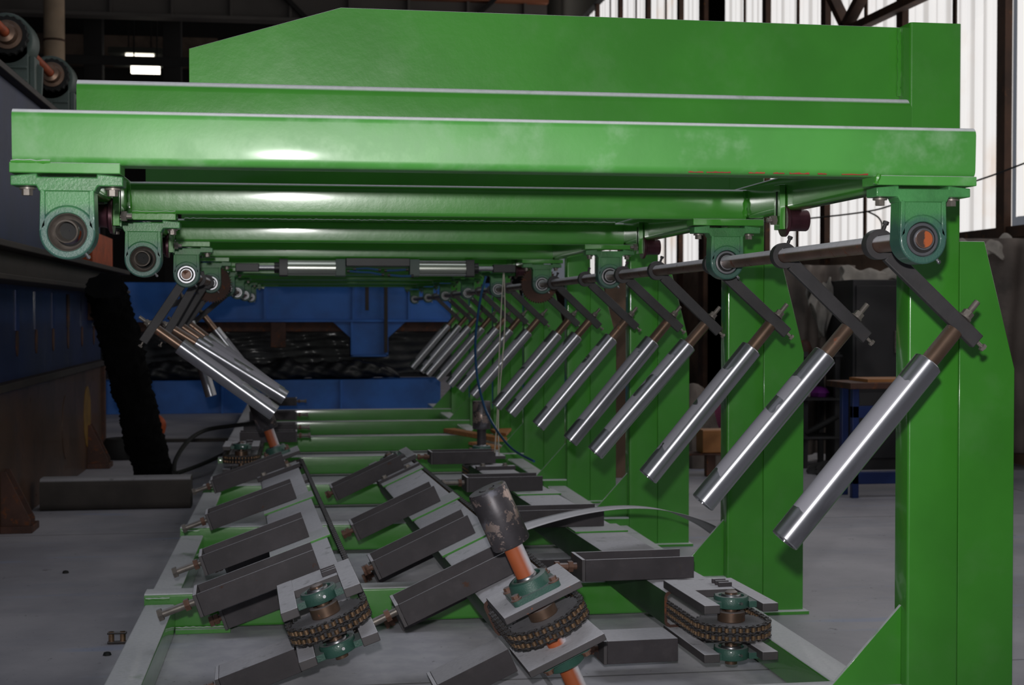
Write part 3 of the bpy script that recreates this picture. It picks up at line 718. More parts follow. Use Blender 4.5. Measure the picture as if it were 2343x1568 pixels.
def chain(g, L):
    key = round(L, 3)
    if key in CH:
        o = CH[key].copy(); COL.objects.link(o)
    else:
        Rp = .1045; p = .0193; tot = 2*L+2*math.pi*Rp; n = int(round(tot/p/2))*2
        def at(s):
            s %= tot
            if s < L: return V((Rp, s, 0))
            s -= L
            if s < math.pi*Rp: a = s/Rp; return V((Rp*math.cos(a), L+Rp*math.sin(a), 0))
            s -= math.pi*Rp
            if s < L: return V((-Rp, L-s, 0))
            s -= L; a = math.pi+s/Rp; return V((Rp*math.cos(a), Rp*math.sin(a), 0))
        mb = MB()
        pts = [at(tot*i/n) for i in range(n)]
        for i in range(n):
            p0, p1 = pts[i], pts[(i+1) % n]; t = (p1-p0).normalized(); q = V((-t.y, t.x, 0)); mid = (p0+p1)/2
            near = p0.y < 1.2
            mb.m = 0
            for zc in (.0115, -.0115): mb.cyl(p0+V((0, 0, zc-.0062)), p0+V((0, 0, zc+.0062)), .0062, n=10 if near else 6, cap=False)
            mb.m = 1
            outer = i % 2 == 0
            for zc in ((-.0215, 0., .0215) if outer else (-.0185, -.0045, .0045, .0185)):
                h = .0085; e = (p1-p0).length/2
                P = [(-e-.004, -h*.55), (-e, -h), (0, -h*.72), (e, -h), (e+.004, -h*.55), (e+.004, h*.55), (e, h), (0, h*.72), (-e, h), (-e-.004, h*.55)]
                mb.prism(P, Matrix(((t.x, q.x, 0, mid.x), (t.y, q.y, 0, mid.y), (0, 0, 1, zc-.0012), (0, 0, 0, 1))), .0024)
            if near: mb.cyl(p0+V((0, 0, -.0245)), p0+V((0, 0, .0245)), .003, n=6)
        o = mb.build('roller_chain', ['chain_steel', 'chain_plate']); CH[key] = o
    o.parent = g; return o
def guide(M, lb, mirror=1, low=False, bolt=.09, x1=.022):
    """U channel lying on its back with an end plate and an adjusting bolt; local x across, from -.33 to +.02"""
    g = thing('guide_channel', lb, 'guide bracket', M, 'black guide channels on the chain rails')
    s = mirror; fz = -1 if low else 1
    x0 = -.325
    def X(a, b): return (a*s, b*s) if s > 0 else (b*s, a*s)
    mb = MB(); t = .006
    a, b = X(x0, x1)
    P = [(-.0625, 0), (.0875, 0), (.0875, .067), (.080, .067), (.080, .007), (-.055, .007), (-.055, .067), (-.0625, .067)]
    P = [(y, z*fz) for y, z in P]
    mb.prism(P, Matrix(((0, 0, 1, a), (1, 0, 0, 0), (0, 1, 0, 0), (0, 0, 0, 1))), b-a); mb.build('channel', 'black_steel', g, bevel=.001)
    a, b = X(x0-.011, x0-.0005)
    mb = MB(); z = (0, .068) if not low else (-.068, 0); mb.bb(a, b, -.0625, .0875, z[0], z[1]); mb.build('end_plate', 'dusty_plate', g, bevel=.0012)
    zb = .036*fz; e = (x0-.0115)*s
    mb = MB(); mb.cyl((e+.03*s, .012, zb), (e-bolt*s, .012, zb), .011, n=14); mb.cyl((e-bolt*s, .012, zb), (e-(bolt+.014)*s, .012, zb), .0185, n=6); mb.build('adjusting_bolt', 'bolt_steel' if bolt > .06 else 'rusty_bolt', g)
    q = .012 if bolt < .1 else .02
    mb = MB(); mb.cyl((e-q*s, .012, zb), (e-(q+.015)*s, .012, zb), .0185, n=6); mb.build('lock_nut', 'rusty_bolt', g)
    return g
OR, OL, OM, OF = V((1.217, 3.87, .182)), V((.083, 3.75, .262)), V((.648, 3.65, .262)), V((-.33, 8.75, .19))
CR, CL, CM = conv_matrix(OR, 0), conv_matrix(OL, rad(19.5)), conv_matrix(OM, rad(24.5))
CF = conv_matrix(OF, 0, V((0, 1, 0)))
chain(conveyor('right flat chain rail with forked near end beside the second post', CR, 4.17, ('fork', 'plate'), shaft='black_steel', pads=(1.42, 2.55)), 4.17)
chain(conveyor('left tilted chain rail with forked near end and dusty grey top', CL, 3.62, ('fork', 'plate'), pads=(.93, 1.92)), 3.62)
chain(conveyor('middle tilted chain rail with plated near end carrying the big drum', CM, 3.60, ('plate', 'fork'), pads=(1.03, 1.86, 2.95)), 3.60)
chain(conveyor('far left flat chain rail beyond the nearest left roller', CF, 5.2, ('fork', 'fork')), 5.2)
gp = {'right': (CR, (.40, 1.50, 2.62, 3.84), (.055, .09, .09, .05)), 'left tilted': (CL, (.34, .99, 1.98, 3.15), (.10, .085, .09, .085)), 'middle tilted': (CM, (.36, 1.09, 1.92, 3.12), (.12, .02, .03, .02))}
for nm, (C, ss, bolts) in gp.items():
    for k, s in enumerate(ss):
        guide(C @ T(0, s+.0625, .064), '%s black guide channel on top of the %s chain rail' % (ORD[k], nm), bolt=bolts[k])
    for k, s in enumerate(ss[:3]):
        near = {'right': .20, 'left tilted': .16, 'middle tilted': .20}[nm] if k == 0 else s+.0625
        guide(C @ T(0, near, -.060), '%s black guide channel on the underside of the %s chain rail' % (ORD[k], nm), low=True, bolt=.03, x1=-.113 if k == 0 else .022)
for k, s in enumerate((.33, .98, 2.2, 3.9)):
    guide(CF @ T(0, s+.06, .064), '%s black guide channel on the far left chain rail, bolt to the right' % ORD[k], mirror=-1, bolt=.07)
# the upper part of the left rail's far shaft is the orange one seen under the left roller (built with its rail)

# ---------------------------------------------------------------- curved steel strip lying over the right rail
ctrl = [(1150, 1222, 4.35), (1250, 1190, 4.55), (1350, 1168, 4.75), (1440, 1160, 4.85), (1520, 1167, 4.93), (1590, 1190, 5.0), (1640, 1218, 5.04), (1700, 1262, 5.06)]
def strip():
    P = [atY(x, y, Y) for x, y, Y in ctrl]
    def cr(t):
        n = len(P)-1; i = min(int(t*n), n-1); f = t*n-i
        a, b, c, d = P[max(i-1, 0)], P[i], P[i+1], P[min(i+2, n)]
        return .5*((2*b)+(c-a)*f+(2*a-5*b+4*c-d)*f*f+(3*b-a-3*c+d)*f**3)
    mb = MB()
    def fn(u, v):
        p = cr(u); w = V((.05, 1, .05 - .237*u if u < .6 else -.092 - 1.1*(u-.6)))
        return tuple(p + w.normalized()*(v-.5)*.12 + V((0, 0, -.012*(v-.5)*0)))
    mb.grid(fn, 48, 4)
    return mb.build('steel_strip', 'steel_strip', solid=.002)
tag(strip(), 'thin curved steel strip springing from behind the drum to the second post', 'metal strip')

# ---------------------------------------------------------------- rope, hose, timber by the far drum
for j, (x0, x1, lb) in enumerate((((1152, 625), (1132, 1036), 'white cord hanging down to the floor, left strand'), ((1153, 625), (1142, 1042), 'white cord hanging down to the floor, right strand'))):
    a = atY(*x0, 7.2); b = atY(*x1, 7.6); P = []
    for k in range(17):
        t = k/16; p = a.lerp(b, t); p.x += (.022 if j else -.006)*math.sin(math.pi*t)*math.cos(t*3.0) ; P.append(p)
    mb = MB(); mb.sweep(P, .003, 6); tag(mb.build('cord', 'white_rope'), lb, 'cord', 'white cords')
mb = MB(); P = [(1112, 632, 7.2), (1100, 680, 7.2), (1089, 760, 7.25), (1088, 820, 7.3), (1095, 880, 7.3), (1112, 940, 7.3), (1140, 990, 7.1), (1175, 1030, 6.8), (1222, 1056, 6.5)]
P = [atY(*p) for p in P]
def smooth(P, n=6):
    out = []
    for i in range(len(P)-1):
        a, b, c, d = P[max(i-1, 0)], P[i], P[i+1], P[min(i+2, len(P)-1)]
        for k in range(n):
            f = k/n; out.append(.5*((2*b)+(c-a)*f+(2*a-5*b+4*c-d)*f*f+(3*b-a-3*c+d)*f**3))
    return out+[P[-1]]
mb.sweep(smooth(P), .0062, 8); tag(mb.build('air_hose', 'blue_hose'), 'long blue air hose curving down from the carriage to the green posts', 'hose')
def plank(pa, pb, z, w, h, lb, m='wood_light'):
    mb = MB(); mb.rr(atZ(*pa, z), atZ(*pb, z), w, h, .004); return tag(mb.build('timber', m), lb, 'timber', 'timber offcuts behind the far drum')
plank((1028, 985), (1146, 1006), .152, .10, .032, 'long brown timber offcut lying behind the far drum')
plank((1085, 1014), (1140, 1026), .146, .09, .02, 'short pale timber offcut in front of the long one')
mb = MB(); mb.prism([(0, 0), (.17, .05), (.06, -.42), (.0, -.30)], T(0, 0, 0), .022); o = mb.build('timber', 'wood_light', bevel=.002); o.location = atZ(1122, 988, .17)
tag(o, 'pointed pale timber wedge beside the far drum', 'timber', 'timber offcuts behind the far drum')

# ================================================================ THE BLUE MACHINE BEHIND
bm_ = thing('blue_machine', 'large blue steel machine standing across the far end of the roller line', 'machine', T(0, 15.6, 0))
YM = 15.6
def bx(name, m, x0, x1, y0, y1, z0, z1, par=bm_, bevel=.004, X=T(0, -15.6, 0), **kw):
    mb = MB(); mb.X = X; mb.bb(x0, x1, y0, y1, z0, z1); return mb.build(name, m, par, bevel=bevel, **kw)
bx('upper_beam', 'blue_paint', -2.6, 2.2, YM, YM+.4, 1.0, 1.40)
for x in (-.33, .62, 1.23, -1.9): bx('stiffener', 'blue_paint', x-.015, x+.015, YM-.03, YM, 1.0, 1.40, bevel=.002)
bx('lower_flange', 'blue_paint', -2.6, 2.2, YM-.05, YM+.4, .975, 1.0, bevel=.002)
bx('under_beam', 'rusty_steel', -2.6, 2.2, YM+.05, YM+.3, .87, .974)
mb = MB(); mb.X = T(0, -15.6, 0); mb.bb(.604, .984, YM-.02, YM+.3, .615, .975); mb.build('drop_box', 'blue_paint', bm_, bevel=.004)
for x0, x1 in ((.59, .615), (.972, .998)): bx('rim', 'blue_paint', x0, x1, YM-.04, YM+.3, .60, .975, bevel=.002)
bx('rim', 'blue_paint', .59, .998, YM-.04, YM+.3, .595, .617, bevel=.002)
mb = MB(); mb.X = T(0, -15.6, 0); mb.prismXZ([(.40, .975), (.59, .975), (.59, .80)], YM, YM+.02); mb.build('gusset', 'blue_paint', bm_)
mb = MB(); mb.X = T(0, -15.6, 0); mb.prismXZ([(.998, .975), (1.19, .975), (.998, .80)], YM, YM+.02); mb.build('gusset', 'blue_paint', bm_)
bx('base_beam', 'blue_paint', -2.2, 1.56, YM-.15, YM+.3, 0, .352)
for x in (-.78, .48): bx('stiffener', 'blue_paint', x-.012, x+.012, YM-.19, YM-.15, 0, .352, bevel=.002)
for x in (.765, .97):
    bx('hanging_strap', 'brown_girder', x-.02, x+.02, YM-.09, YM-.06, .64 if x > .9 else 1.10, 1.40, bevel=.002)
bx('back_panel', 'dark_sheet', -2.6, 2.2, YM+.45, YM+.5, .35, 1.0)
bx('pivot_block', 'rusty_steel', -.27, -.11, YM-.05, YM+.1, .70, .97)
bx('column', 'blue_paint', -2.6, -2.2, YM, YM+.4, 0, 1.0)
# plastic wrapped bundle lying on the base beam
def wrap(u, v):
    x = -1.72+2.85*u; a = 2*math.pi*v
    end = min(1., min(u, 1-u)*14)
    hump = .055*math.exp(-((u-.57)/.05)**2)+.035*math.exp(-((u-.8)/.09)**2)+.03*math.exp(-((u-.14)/.1)**2)
    r = (.075+hump)*end**.5*(1+.10*math.sin(u*43+a*2)+.07*math.sin(u*97-a*3)+.06*math.sin(a*7+u*60))
    return (x, YM-.02-r*1.25*math.cos(a), .36+max(.0, .09*end**.5+r*math.sin(a)))
mb = MB(); mb.grid(wrap, 220, 40); tag(mb.build('wrapped_bundle', 'plastic_wrap'), 'crumpled clear-wrapped dark bundle lying on the blue base beam', 'bundle')
def drape(u, v):
    x = -1.85+3.4*u; return (x, YM+.36+.012*math.sin(u*19+v*3)+.006*math.sin(u*53-v*6)+.004*math.sin(v*31+u*11), .86-.46*v+.01*math.sin(u*30+v*5))
mb = MB(); mb.grid(drape, 110, 24); tag(mb.build('plastic_sheet', 'plastic_wrap'), 'dark plastic sheet hanging in folds under the blue upper beam', 'plastic sheet')

# ================================================================ THE PRESS ON THE LEFT
pr = thing('press_frame', 'tall blue and brown shabby machine wall on the left with rusty flanges', 'machine', T(-1.42, 7.2, 0))
XP = T(1.42, -7.2, 0)
def px_(name, m, x0, x1, y0, y1, z0, z1, bevel=.004, **kw): return bx(name, m, x0, x1, y0, y1, z0, z1, pr, bevel, XP, **kw)
px_('lower_wall', 'brown_shabby', -2.3, -1.42, 5.0, 10.85, 0, .70)
px_('upper_wall', 'blue_shabby', -2.3, -1.43, 5.0, 10.85, .72, 2.24)
px_('flange_strip', 'brown_girder', -2.3, -1.37, 5.0, 10.87, .69, .73)
px_('top_flange', 'brown_girder', -2.3, -1.38, 5.0, 10.9, 2.24, 2.275)
px_('mid_girder', 'brown_girder', -2.2, -1.22, 5.0, 10.9, 1.355, 1.385); px_('mid_girder', 'brown_girder', -2.2, -1.30, 5.0, 10.9, 1.24, 1.355); px_('mid_girder', 'brown_girder', -2.2, -1.22, 5.0, 10.9, 1.215, 1.24)
px_('end_flange', 'rusty_steel', -1.46, -1.395, 10.80, 10.87, 0, .70)
px_('rust_panel', 'orange_rust', -1.50, -1.34, 9.8, 10.85, 1.385, 1.62, label='orange-brown rusty panel end')
px_('rust_panel', 'rusty_steel', -1.50, -1.33, 10.2, 10.86, 1.02, 1.215)
for i, px in enumerate((38, 82, 121, 155, 187, 214)):
    p = atX(px, 740, -1.43); w = .045
    px_('slot_strip', 'bright_blue' if i in (0, 2) else 'blue_shabby' if i != 3 else 'rusty_steel', -1.432, -1.424, p.y-w, p.y+w, .98, 1.19, bevel=0)
    mb = MB(); mb.X = XP; mb.prism([(.035*math.cos(a), .075*math.sin(a)) for a in [2*math.pi*k/20 for k in range(20)]], Matrix(((0, 0, 1, -1.4295), (1, 0, 0, p.y), (0, 1, 0, .92), (0, 0, 0, 1))), .004); mb.build('slot_hole', 'rusty_steel', pr)
for i, (px, py, ry, rz) in enumerate(((201, 930, .16, .21), (152, 930, .14, .2))):
    p = atX(px, py, -1.415); mb = MB(); mb.X = XP; mb.prism([(ry*math.cos(a), rz*math.sin(a)) for a in [2*math.pi*k/28 for k in range(28)]], Matrix(((0, 0, 1, -1.4195), (1, 0, 0, p.y), (0, 1, 0, .36), (0, 0, 0, 1))), .003); mb.build('paint_mark', 'yellow_mark' if i == 0 else 'brown_shabby', pr)
for y in (7.15, 10.05):
    mb = MB(); mb.X = XP; mb.bb(-1.42, -1.27, y, y+.20, 0, .035); mb.build('foot_pad', 'rusty_steel', pr, bevel=.003)
    for dy in (.03, .15):
        mb = MB(); mb.X = XP; mb.prismXZ([(-1.42, .035), (-1.285, .035), (-1.285, .06), (-1.40, .30), (-1.42, .30)], y+dy, y+dy+.018); mb.build('foot_gusset', 'rusty_steel', pr)
# gear units on top of the press
def gearbox(lb, M):
    g = thing('gear_unit', lb, 'gear unit', M, 'green cast gear units on the press')
    mb = MB(); mb.bb(-.14, .10, -.10, .12, -.325, .02); mb.lathe([(.0, -.10), (.145, -.10), (.15, -.09), (.15, .11), (.145, .12), (.0, .12)], (-.02, 0, .04), (0, 1, 0), 40)
    for k in range(3):
        mb.bb(-.135, -.025, -.112, -.10, -.13-.075*k, -.115-.075*k); mb.bb(-.005, .095, -.112, -.10, -.13-.075*k, -.115-.075*k)
    mb.bb(-.02, -.006, -.112, -.10, -.32, -.12)
    mb.bb(.10, .13, -.06, .10, -.32, -.05); mb.prismXZ([(.10, -.05), (.16, -.1), (.15, -.32), (.10, -.32)], .03, .06)
    mb.build('casting', 'casting_grey', g, bevel=.004)
    mb = MB(); P = []
    for i in range(36):
        a = 2*math.pi*i/36; r = .112 if i % 2 else .103; P.append((r*math.cos(a), r*math.sin(a)+.05))
    mb.prismXZ(P, -.17, -.105); mb.build('coupling_ring', 'rubber_black', g)
    mb = MB(); mb.lathe([(.03, -.255), (.055, -.25), (.06, -.18), (.082, -.178), (.085, -.165), (.06, -.165)], (0, 0, .05), (0, 1, 0), 32); mb.build('hub', 'axle_steel', g)
    mb = MB(); mb.cyl((0, -.9, .05), (0, -.18, .05), .028, n=20); mb.build('shaft', 'orange_rust', g)
    return g
p = atX(30, 92, -1.62)
g0 = gearbox('nearer green cast gear unit on the press, with orange shaft and black ring', T(p.x, p.y, p.z-.05))
p = atX(128, 180, -1.62); copy_tree(g0, T(p.x, p.y, p.z-.05), 'farther green cast gear unit on the press, just left of the green frame')

# ================================================================ LEFT FLOOR THINGS
a = atZ(358, 1112, .0); b = atY(240, 652, 7.85)
def pole():
    mb = MB(); n, m = 90, 40; ax = (V(b)-V(a)).normalized(); e1 = ax.orthogonal().normalized(); e2 = ax.cross(e1); e3 = V((0, 0, 0))
    from mathutils import noise
    pts = []
    for i in range(n+1):
        u = i/n; p = V(a).lerp(V(b), u)
        for j in range(m):
            t = 2*math.pi*j/m; d = e1*math.cos(t)+e2*math.sin(t); q = p+d*.11
            r = .112*(1-.12*u)*(1+.13*noise.noise(q*5)+.10*noise.noise(q*22)) + max(0, random.gauss(0, .008))
            if i == 0: d = d*1.15
            w = p+d*r; w.z = max(w.z, .002); pts.append(w)
    b0 = mb.addv(pts)
    for i in range(n):
        for j in range(m): j2 = (j+1) % m; mb.face((b0+i*m+j, b0+i*m+j2, b0+(i+1)*m+j2, b0+(i+1)*m+j))
    mb.face([b0+n*m+j for j in range(m)])
    return mb.build('leaning_roll', 'black_fuzz')
tag(pole(), 'thick black frayed roll leaning against the press from the floor', 'roll')
p0_, p1_ = atZ(90, 1172, 0), atZ(432, 1172, 0)
mb = MB(); mb.rr((p0_.x, p0_.y+.09, .088), (p1_.x, p0_.y+.09, .088), .17, .175, .04); tag(mb.build('curb_beam', 'stone_grey'), 'grey dusty square beam lying on the floor at left', 'beam')
mb = MB(); q = atZ(284, 1050, .0); mb.lathe([(.07, -.07), (.13, -.075), (.15, -.04), (.15, .04), (.13, .075), (.07, .07)], (q.x, q.y, .077), (0, 0, 1), 32, closed=True); tag(mb.build('tyre', 'rubber_black'), 'small black tyre lying on the floor left of the leaning roll', 'tyre')
for lb, P in (('black hose arching from the leaning roll to the far left rail', [(398, 1082, 8.8), (402, 1052, 9.0), (430, 1010, 9.4), (470, 985, 9.8), (530, 975, 9.6), (590, 968, 9.2)]),
              ('black hose lying on the floor below the arching one', [(404, 1083, 8.9), (430, 1075, 9.2), (480, 1055, 9.6), (530, 1030, 10.2), (560, 1015, 10.8)])):
    mb = MB(); mb.sweep(smooth([atY(*p) for p in P]), .014, 8); tag(mb.build('hose', 'rubber_black'), lb, 'hose', 'black hoses on the left floor')
mb = MB(); mb.sweep(smooth([atY(*p) for p in ((340, 955, 12.2), (357, 958, 12.2), (369, 970, 12.2), (366, 990, 12.2))]), .04, 10); tag(mb.build('bent_pipe', 'orange_rust'), 'bent orange-tipped pipe end beside the leaning roll', 'pipe')
mb = MB(); q = atZ(450, 1012, 0); mb.bb(q.x-1.2, q.x+.9, q.y, q.y+.12, 0, .03); tag(mb.build('floor_kerb', 'stone_grey'), 'low rough kerb strip on the floor behind the hoses', 'kerb')
# chain offcut by the left floor tube
def offcut():
    g = thing('chain_offcut', 'short scrap of roller chain on the floor left of the floor tube', 'chain', atZ(268, 1474, 0))
    mb = MB()
    for z in (.006, .036): mb.rr((-.03, 0, z), (.03, 0, z), .022, .005, .002)
    mb.build('link_plate', 'chain_plate', g)
    for x in (-.018, .018):
        mb = MB(); mb.cyl((x, 0, .003), (x, 0, .04), .009, n=12); mb.build('roller', 'chain_steel', g)
offcut()
random.seed(3)
for i, (px, py, m, lb) in enumerate(((335, 1135, 'orange_rust', 'tiny orange crumb on the floor near the leaning roll'), (395, 1128, 'wood_light', 'tiny pale crumb on the floor right of the leaning roll'), (150, 1312, 'rubber_black', 'tiny dark crumb on the open floor at left'), (245, 1500, 'rubber_black', 'tiny dark crumb beside the left floor tube'))):
    q = atZ(px, py, 0); mb = MB(); mb.lathe([(0, 0), (.014, .001), (.011, .009), (0, .012)], (q.x, q.y, 0), (0, 0, 1), 7); tag(mb.build('crumb', m), lb, 'debris', 'crumbs on the floor')

# ================================================================ RIGHT BACKGROUND
def cloth(name, fn, nu, nv, m, lb, cat, solid=.004):
    mb = MB(); mb.grid(fn, nu, nv); return tag(mb.build(name, m, solid=solid), lb, cat)
# dark steel cabinet and hanging tarpaulin behind the posts
mb = MB(); p, q = atY(1952, 640, 9.2), atY(2052, 1150, 9.2); cb = thing('steel_cabinet', 'tall dark steel cabinet standing behind the first post', 'cabinet', T(p.x, 9.2, 0))
mb.bb(0, q.x-p.x+.35, 0, .5, 0, p.z); mb.build('body', 'dark_sheet', cb, bevel=.004)
mb = MB(); mb.bb(.02, .34, -.012, -.001, .08, p.z-.04); mb.build('door', 'dark_sheet', cb, bevel=.003)
mb = MB(); mb.bb(.29, .31, -.03, -.012, .8, .95); mb.build('handle', 'bolt_steel', cb)
def tarp(u, v):
    a = atY(1775, 600, 9.9); b = atY(1960, 600, 9.9); x = a.x+(b.x-a.x)*u
    return (x, 9.9+.04*math.sin(u*14)+.02*math.sin(u*31+v*4), a.z-.02-(1.385+.01*math.sin(u*9))*v)
cloth('hanging_sheet', tarp, 50, 20, 'dull_tarp', 'dull brown sheet hanging on the line behind the second post', 'sheet')
def tarp2(u, v):
    a = atY(2190, 545, 9.0); x = a.x+.9*u
    return (x, 9.0+.04*math.sin(u*11)+.02*math.sin(u*27+v*3), a.z+.0-1.45*v)
cloth('hanging_sheet', tarp2, 40, 20, 'dull_tarp', 'dark brown sheet hanging at the right edge behind the first post', 'sheet')
# grey cloths draped over the line
def drp(pa, pb, Y, drop, k):
    a, b = atY(*pa, Y), atY(*pb, Y)
    def fn(u, v):
        p = a.lerp(b, u); w = abs(v-.5)*2; s = -1 if v < .5 else 1
        return (p.x+.012*math.sin(v*17+k), Y+s*(.05*w**.5+.02*math.sin(u*17+k)*w), p.z-.05*math.sin(math.pi*u)-drop*w*(.8+.3*math.sin(u*6+k))+.012*math.sin(u*23+v*11))
    return fn
cloth('grey_cloth', drp((1925, 606), (2100, 596), 9.45, .16, 1), 40, 24, 'grey_cloth', 'grey cloth draped over the cabinet top left of the first post', 'cloth')
cloth('grey_cloth', drp((2195, 545), (2308, 533), 9.0, .15, 2), 40, 24, 'grey_cloth', 'grey cloth draped over the line right of the first post', 'cloth')
cloth('grey_cloth', drp((1850, 637), (1902, 634), 9.6, .35, 4), 30, 24, 'grey_cloth', 'grey rag hanging down between the second and first posts', 'cloth')
# lines across the window wall
for lb, P in (('thin wire sagging across the windows up to the right edge', [(1640, 513, atX(1640, 513, 4.93).y), (1740, 508, 12.5), (1850, 500, 10.2), (1985, 484, 9.6), (2060, 464, 9.4), (2230, 415, 9.1), (2343, 374, 8.8), (2560, 290, atX(2560, 290, 4.93).y)]),
              ('thin wire loop hanging below the window line', [(1985, 484, 9.6), (2010, 498, 9.6), (2018, 520, 9.6), (2006, 548, 9.6), (1985, 565, 9.6)]),
              ):
    mb = MB(); mb.sweep(smooth([atY(*p) for p in P]), .006, 6); tag(mb.build('wire', 'rubber_black'), lb, 'wire', 'thin wires at the right')
# blue work bench with a rusty plank
wb = thing('work_bench', 'blue steel work bench with rusty top behind the nearest roller', 'work bench', atY(1950, 1140, 7.8).xy.to_3d())
o_ = wb.location.copy(); zt = atY(1950, 890, 7.8).z
for x in (0, .55):
    for y in (0, .16):
        mb = MB(); mb.bb(x, x+.04, y, y+.04, 0, zt); mb.build('leg', 'bright_blue', wb, bevel=.003)
mb = MB(); mb.bb(-.03, .75, -.04, .34, zt, zt+.035); mb.build('top', 'rusty_steel', wb, bevel=.003)
mb = MB(); mb.bb(0, .60, .0, .04, zt-.17, zt-.10); mb.build('rail', 'bright_blue', wb, bevel=.003)
mb = MB(); mb.bb(0, .60, .0, .04, .08, .15); mb.build('rail', 'bright_blue', wb, bevel=.003)
mb = MB(); mb.bb(.10, .7, 0.02, .3, 0, .018); o = mb.build('rusty_plank', 'wood_box'); o.location = (o_.x, o_.y, zt+.0355); tag(o, 'rusty orange plank lying on the blue work bench', 'plank')
q = atY(1385, 640, 9.0); q1 = atY(1440, 640, 9.0)
mb = MB(); mb.bb(0, q1.x-q.x, 0, .02, 0, q.z); o = mb.build('board', 'wall_brown', bevel=.002); o.location = (q.x, 9.0, 0)
tag(o, 'brown board standing on end in the gap between the third and fourth posts', 'board')
# wooden block on its stand
q = atY(1594, 982, 9.0)
mb = MB(); mb.rr((q.x+.02, 9.0, q.z-.077), (q.x+.32, 9.0, q.z-.077), .16, .15, .01); tag(mb.build('wooden_block', 'wood_box'), 'orange-brown wooden block behind the second post', 'wooden block')
st = thing('rusty_stand', 'rusty little stand under the orange-brown wooden block', 'stand', T(q.x, 9.0, 0))
zb = q.z-.154
mb = MB(); mb.bb(.06, .12, -.03, .03, 0, zb-.012); mb.build('leg', 'rusty_steel', st, bevel=.003)
mb = MB(); mb.bb(.25, .31, -.03, .03, 0, zb-.012); mb.build('leg', 'rusty_steel', st, bevel=.003)
mb = MB(); mb.bb(-.10, .34, -.08, .08, zb-.012, zb-.001); mb.build('top', 'rusty_steel', st, bevel=.002)
# shelf with odds and ends
sq = atY(1838, 905, 9.35); sh = thing('steel_shelf', 'dark steel shelf full of odds and ends behind the second post', 'shelf', T(sq.x, 9.35, 0))
for x in (.0, .23):
    for y in (0, .30):
        mb = MB(); mb.bb(x, x+.035, y, y+.035, 0, sq.z+.3); mb.build('upright', 'dark_sheet', sh)
for z in (.22, sq.z-.02, sq.z+.28):
    mb = MB(); mb.bb(-.05, .27, -.03, .36, z-.015, z); mb.build('board', 'dark_sheet', sh)
mb = MB(); mb.cyl((0.02, .01, .24), (.25, .01, sq.z-.15), .02, n=10); mb.build('brace', 'rubber_black', sh)
for i, (x, s, m, nm, lb, cat) in enumerate(((.13, (.13, .16, .07), 'purple_plastic', 'plastic_bag', 'purple plastic bag on the dark shelf', 'bag'), (.02, (.08, .1, .09), 'white_plastic', 'paper_bundle', 'white crumpled paper on the dark shelf', 'paper'), (.02, (.10, .1, .10), 'rusty_steel', 'scrap_box', 'brown scrap box on the top board of the dark shelf', 'box'))):
    mb = MB(); mb.lathe([(0, 0), (.5, 0), (.55, .4), (.38, .85), (.12, 1), (0, 1)], (0, 0, 0), (0, 0, 1), 9); mb.v = [(a_*s[0], b_*s[1], c_*s[2]) for a_, b_, c_ in mb.v]
    o = mb.build(nm, m); o.location = (sq.x+x+.05, 9.52, sq.z-.018 if nm != 'scrap_box' else sq.z+.28); tag(o, lb, cat)
mb = MB(); q2 = atY(1620, 935, 9.9); mb.lathe([(0, 0), (.16, 0), (.17, .02), (.165, .2), (.17, .22), (.165, .42), (.15, .44), (0, .44)], (q2.x+.08, 10.3, 0), (0, 0, 1), 28); o = tag(mb.build('drum_barrel', 'pink_paint'), 'dull pink barrel behind the orange-brown wooden block', 'barrel')
# scrap heap on the floor at the right
for i, (px, py, Y, s, m, lb) in enumerate(((1586, 890, 9.6, .2, 'dull_tarp', 'brown rag heap behind the third post'), (1905, 1065, 9.0, .16, 'dark_sheet', 'dark scrap lump on the floor left of the blue bench'))):
    q = atY(px, py, Y); mb = MB()
    def lump(u, v, q=q, s=s, i=i):
        a = 2*math.pi*u; b_ = math.pi/2*v; r = s*(1+.18*math.sin(a*3+i)+.12*math.sin(a*7+v*9)) if u < 1 else s*(1+.18*math.sin(i)+.12*math.sin(v*9))
        return (q.x+r*math.cos(a)*math.cos(b_), Y+r*.7*math.sin(a)*math.cos(b_), max(q.z+s*.6, .0)*0 + (q.z+s*.2)*math.sin(b_))
    mb.grid(lump, 28, 10); tag(mb.build('scrap_heap', m), lb, 'scrap')

# ================================================================ HALL STEELWORK, LAMPS AND PIPE HIGH UP
p = atY(600, 42, 22); p2 = atY(600, -10, 22); z0, z1 = p.z, p2.z
cg = thing('crane_girder', 'long grey riveted girder high across the back of the hall', 'girder', T(0, 22, z0))
mb = MB(); mb.bb(-12, 3.9, .0, .05, .0, z1-z0); mb.build('web', 'girder_grey', cg)
mb = MB(); mb.bb(-12, 3.9, -.15, .2, z1-z0, z1-z0+.08); mb.build('top_flange', 'girder_orange', cg)
mb = MB(); mb.bb(-12, 3.9, -.12, .17, -.05, 0); mb.build('bottom_flange', 'girder_grey', cg)
for px in (255, 395, 530, 665, 800, 935, 1070, 1200):
    x = atY(px, 20, 22).x; mb = MB(); mb.bb(x-.02, x+.02, -.08, 0, 0, z1-z0); mb.build('stiffener', 'girder_grey', cg)
for px, lb in ((395, 'dark steel column behind the left end of the green frame'), (215, 'dark steel column behind the pale pipe')):
    x = atY(px, 100, 23).x; mb = MB(); mb.rr((x, 23, 0), (x, 23, 8.9), .28, .28, .01); tag(mb.build('hall_column', 'dark_hall'), lb, 'column', 'dark hall columns')
x = atY(124, 80, 17).x
mb = MB(); mb.cyl((x, 17, 0), (x, 17, 8.9), .117, n=28); zc = atY(124, 93, 17).z; mb.m = 1; mb.cyl((x, 17, zc-.012), (x, 17, zc+.012), .122, n=28)
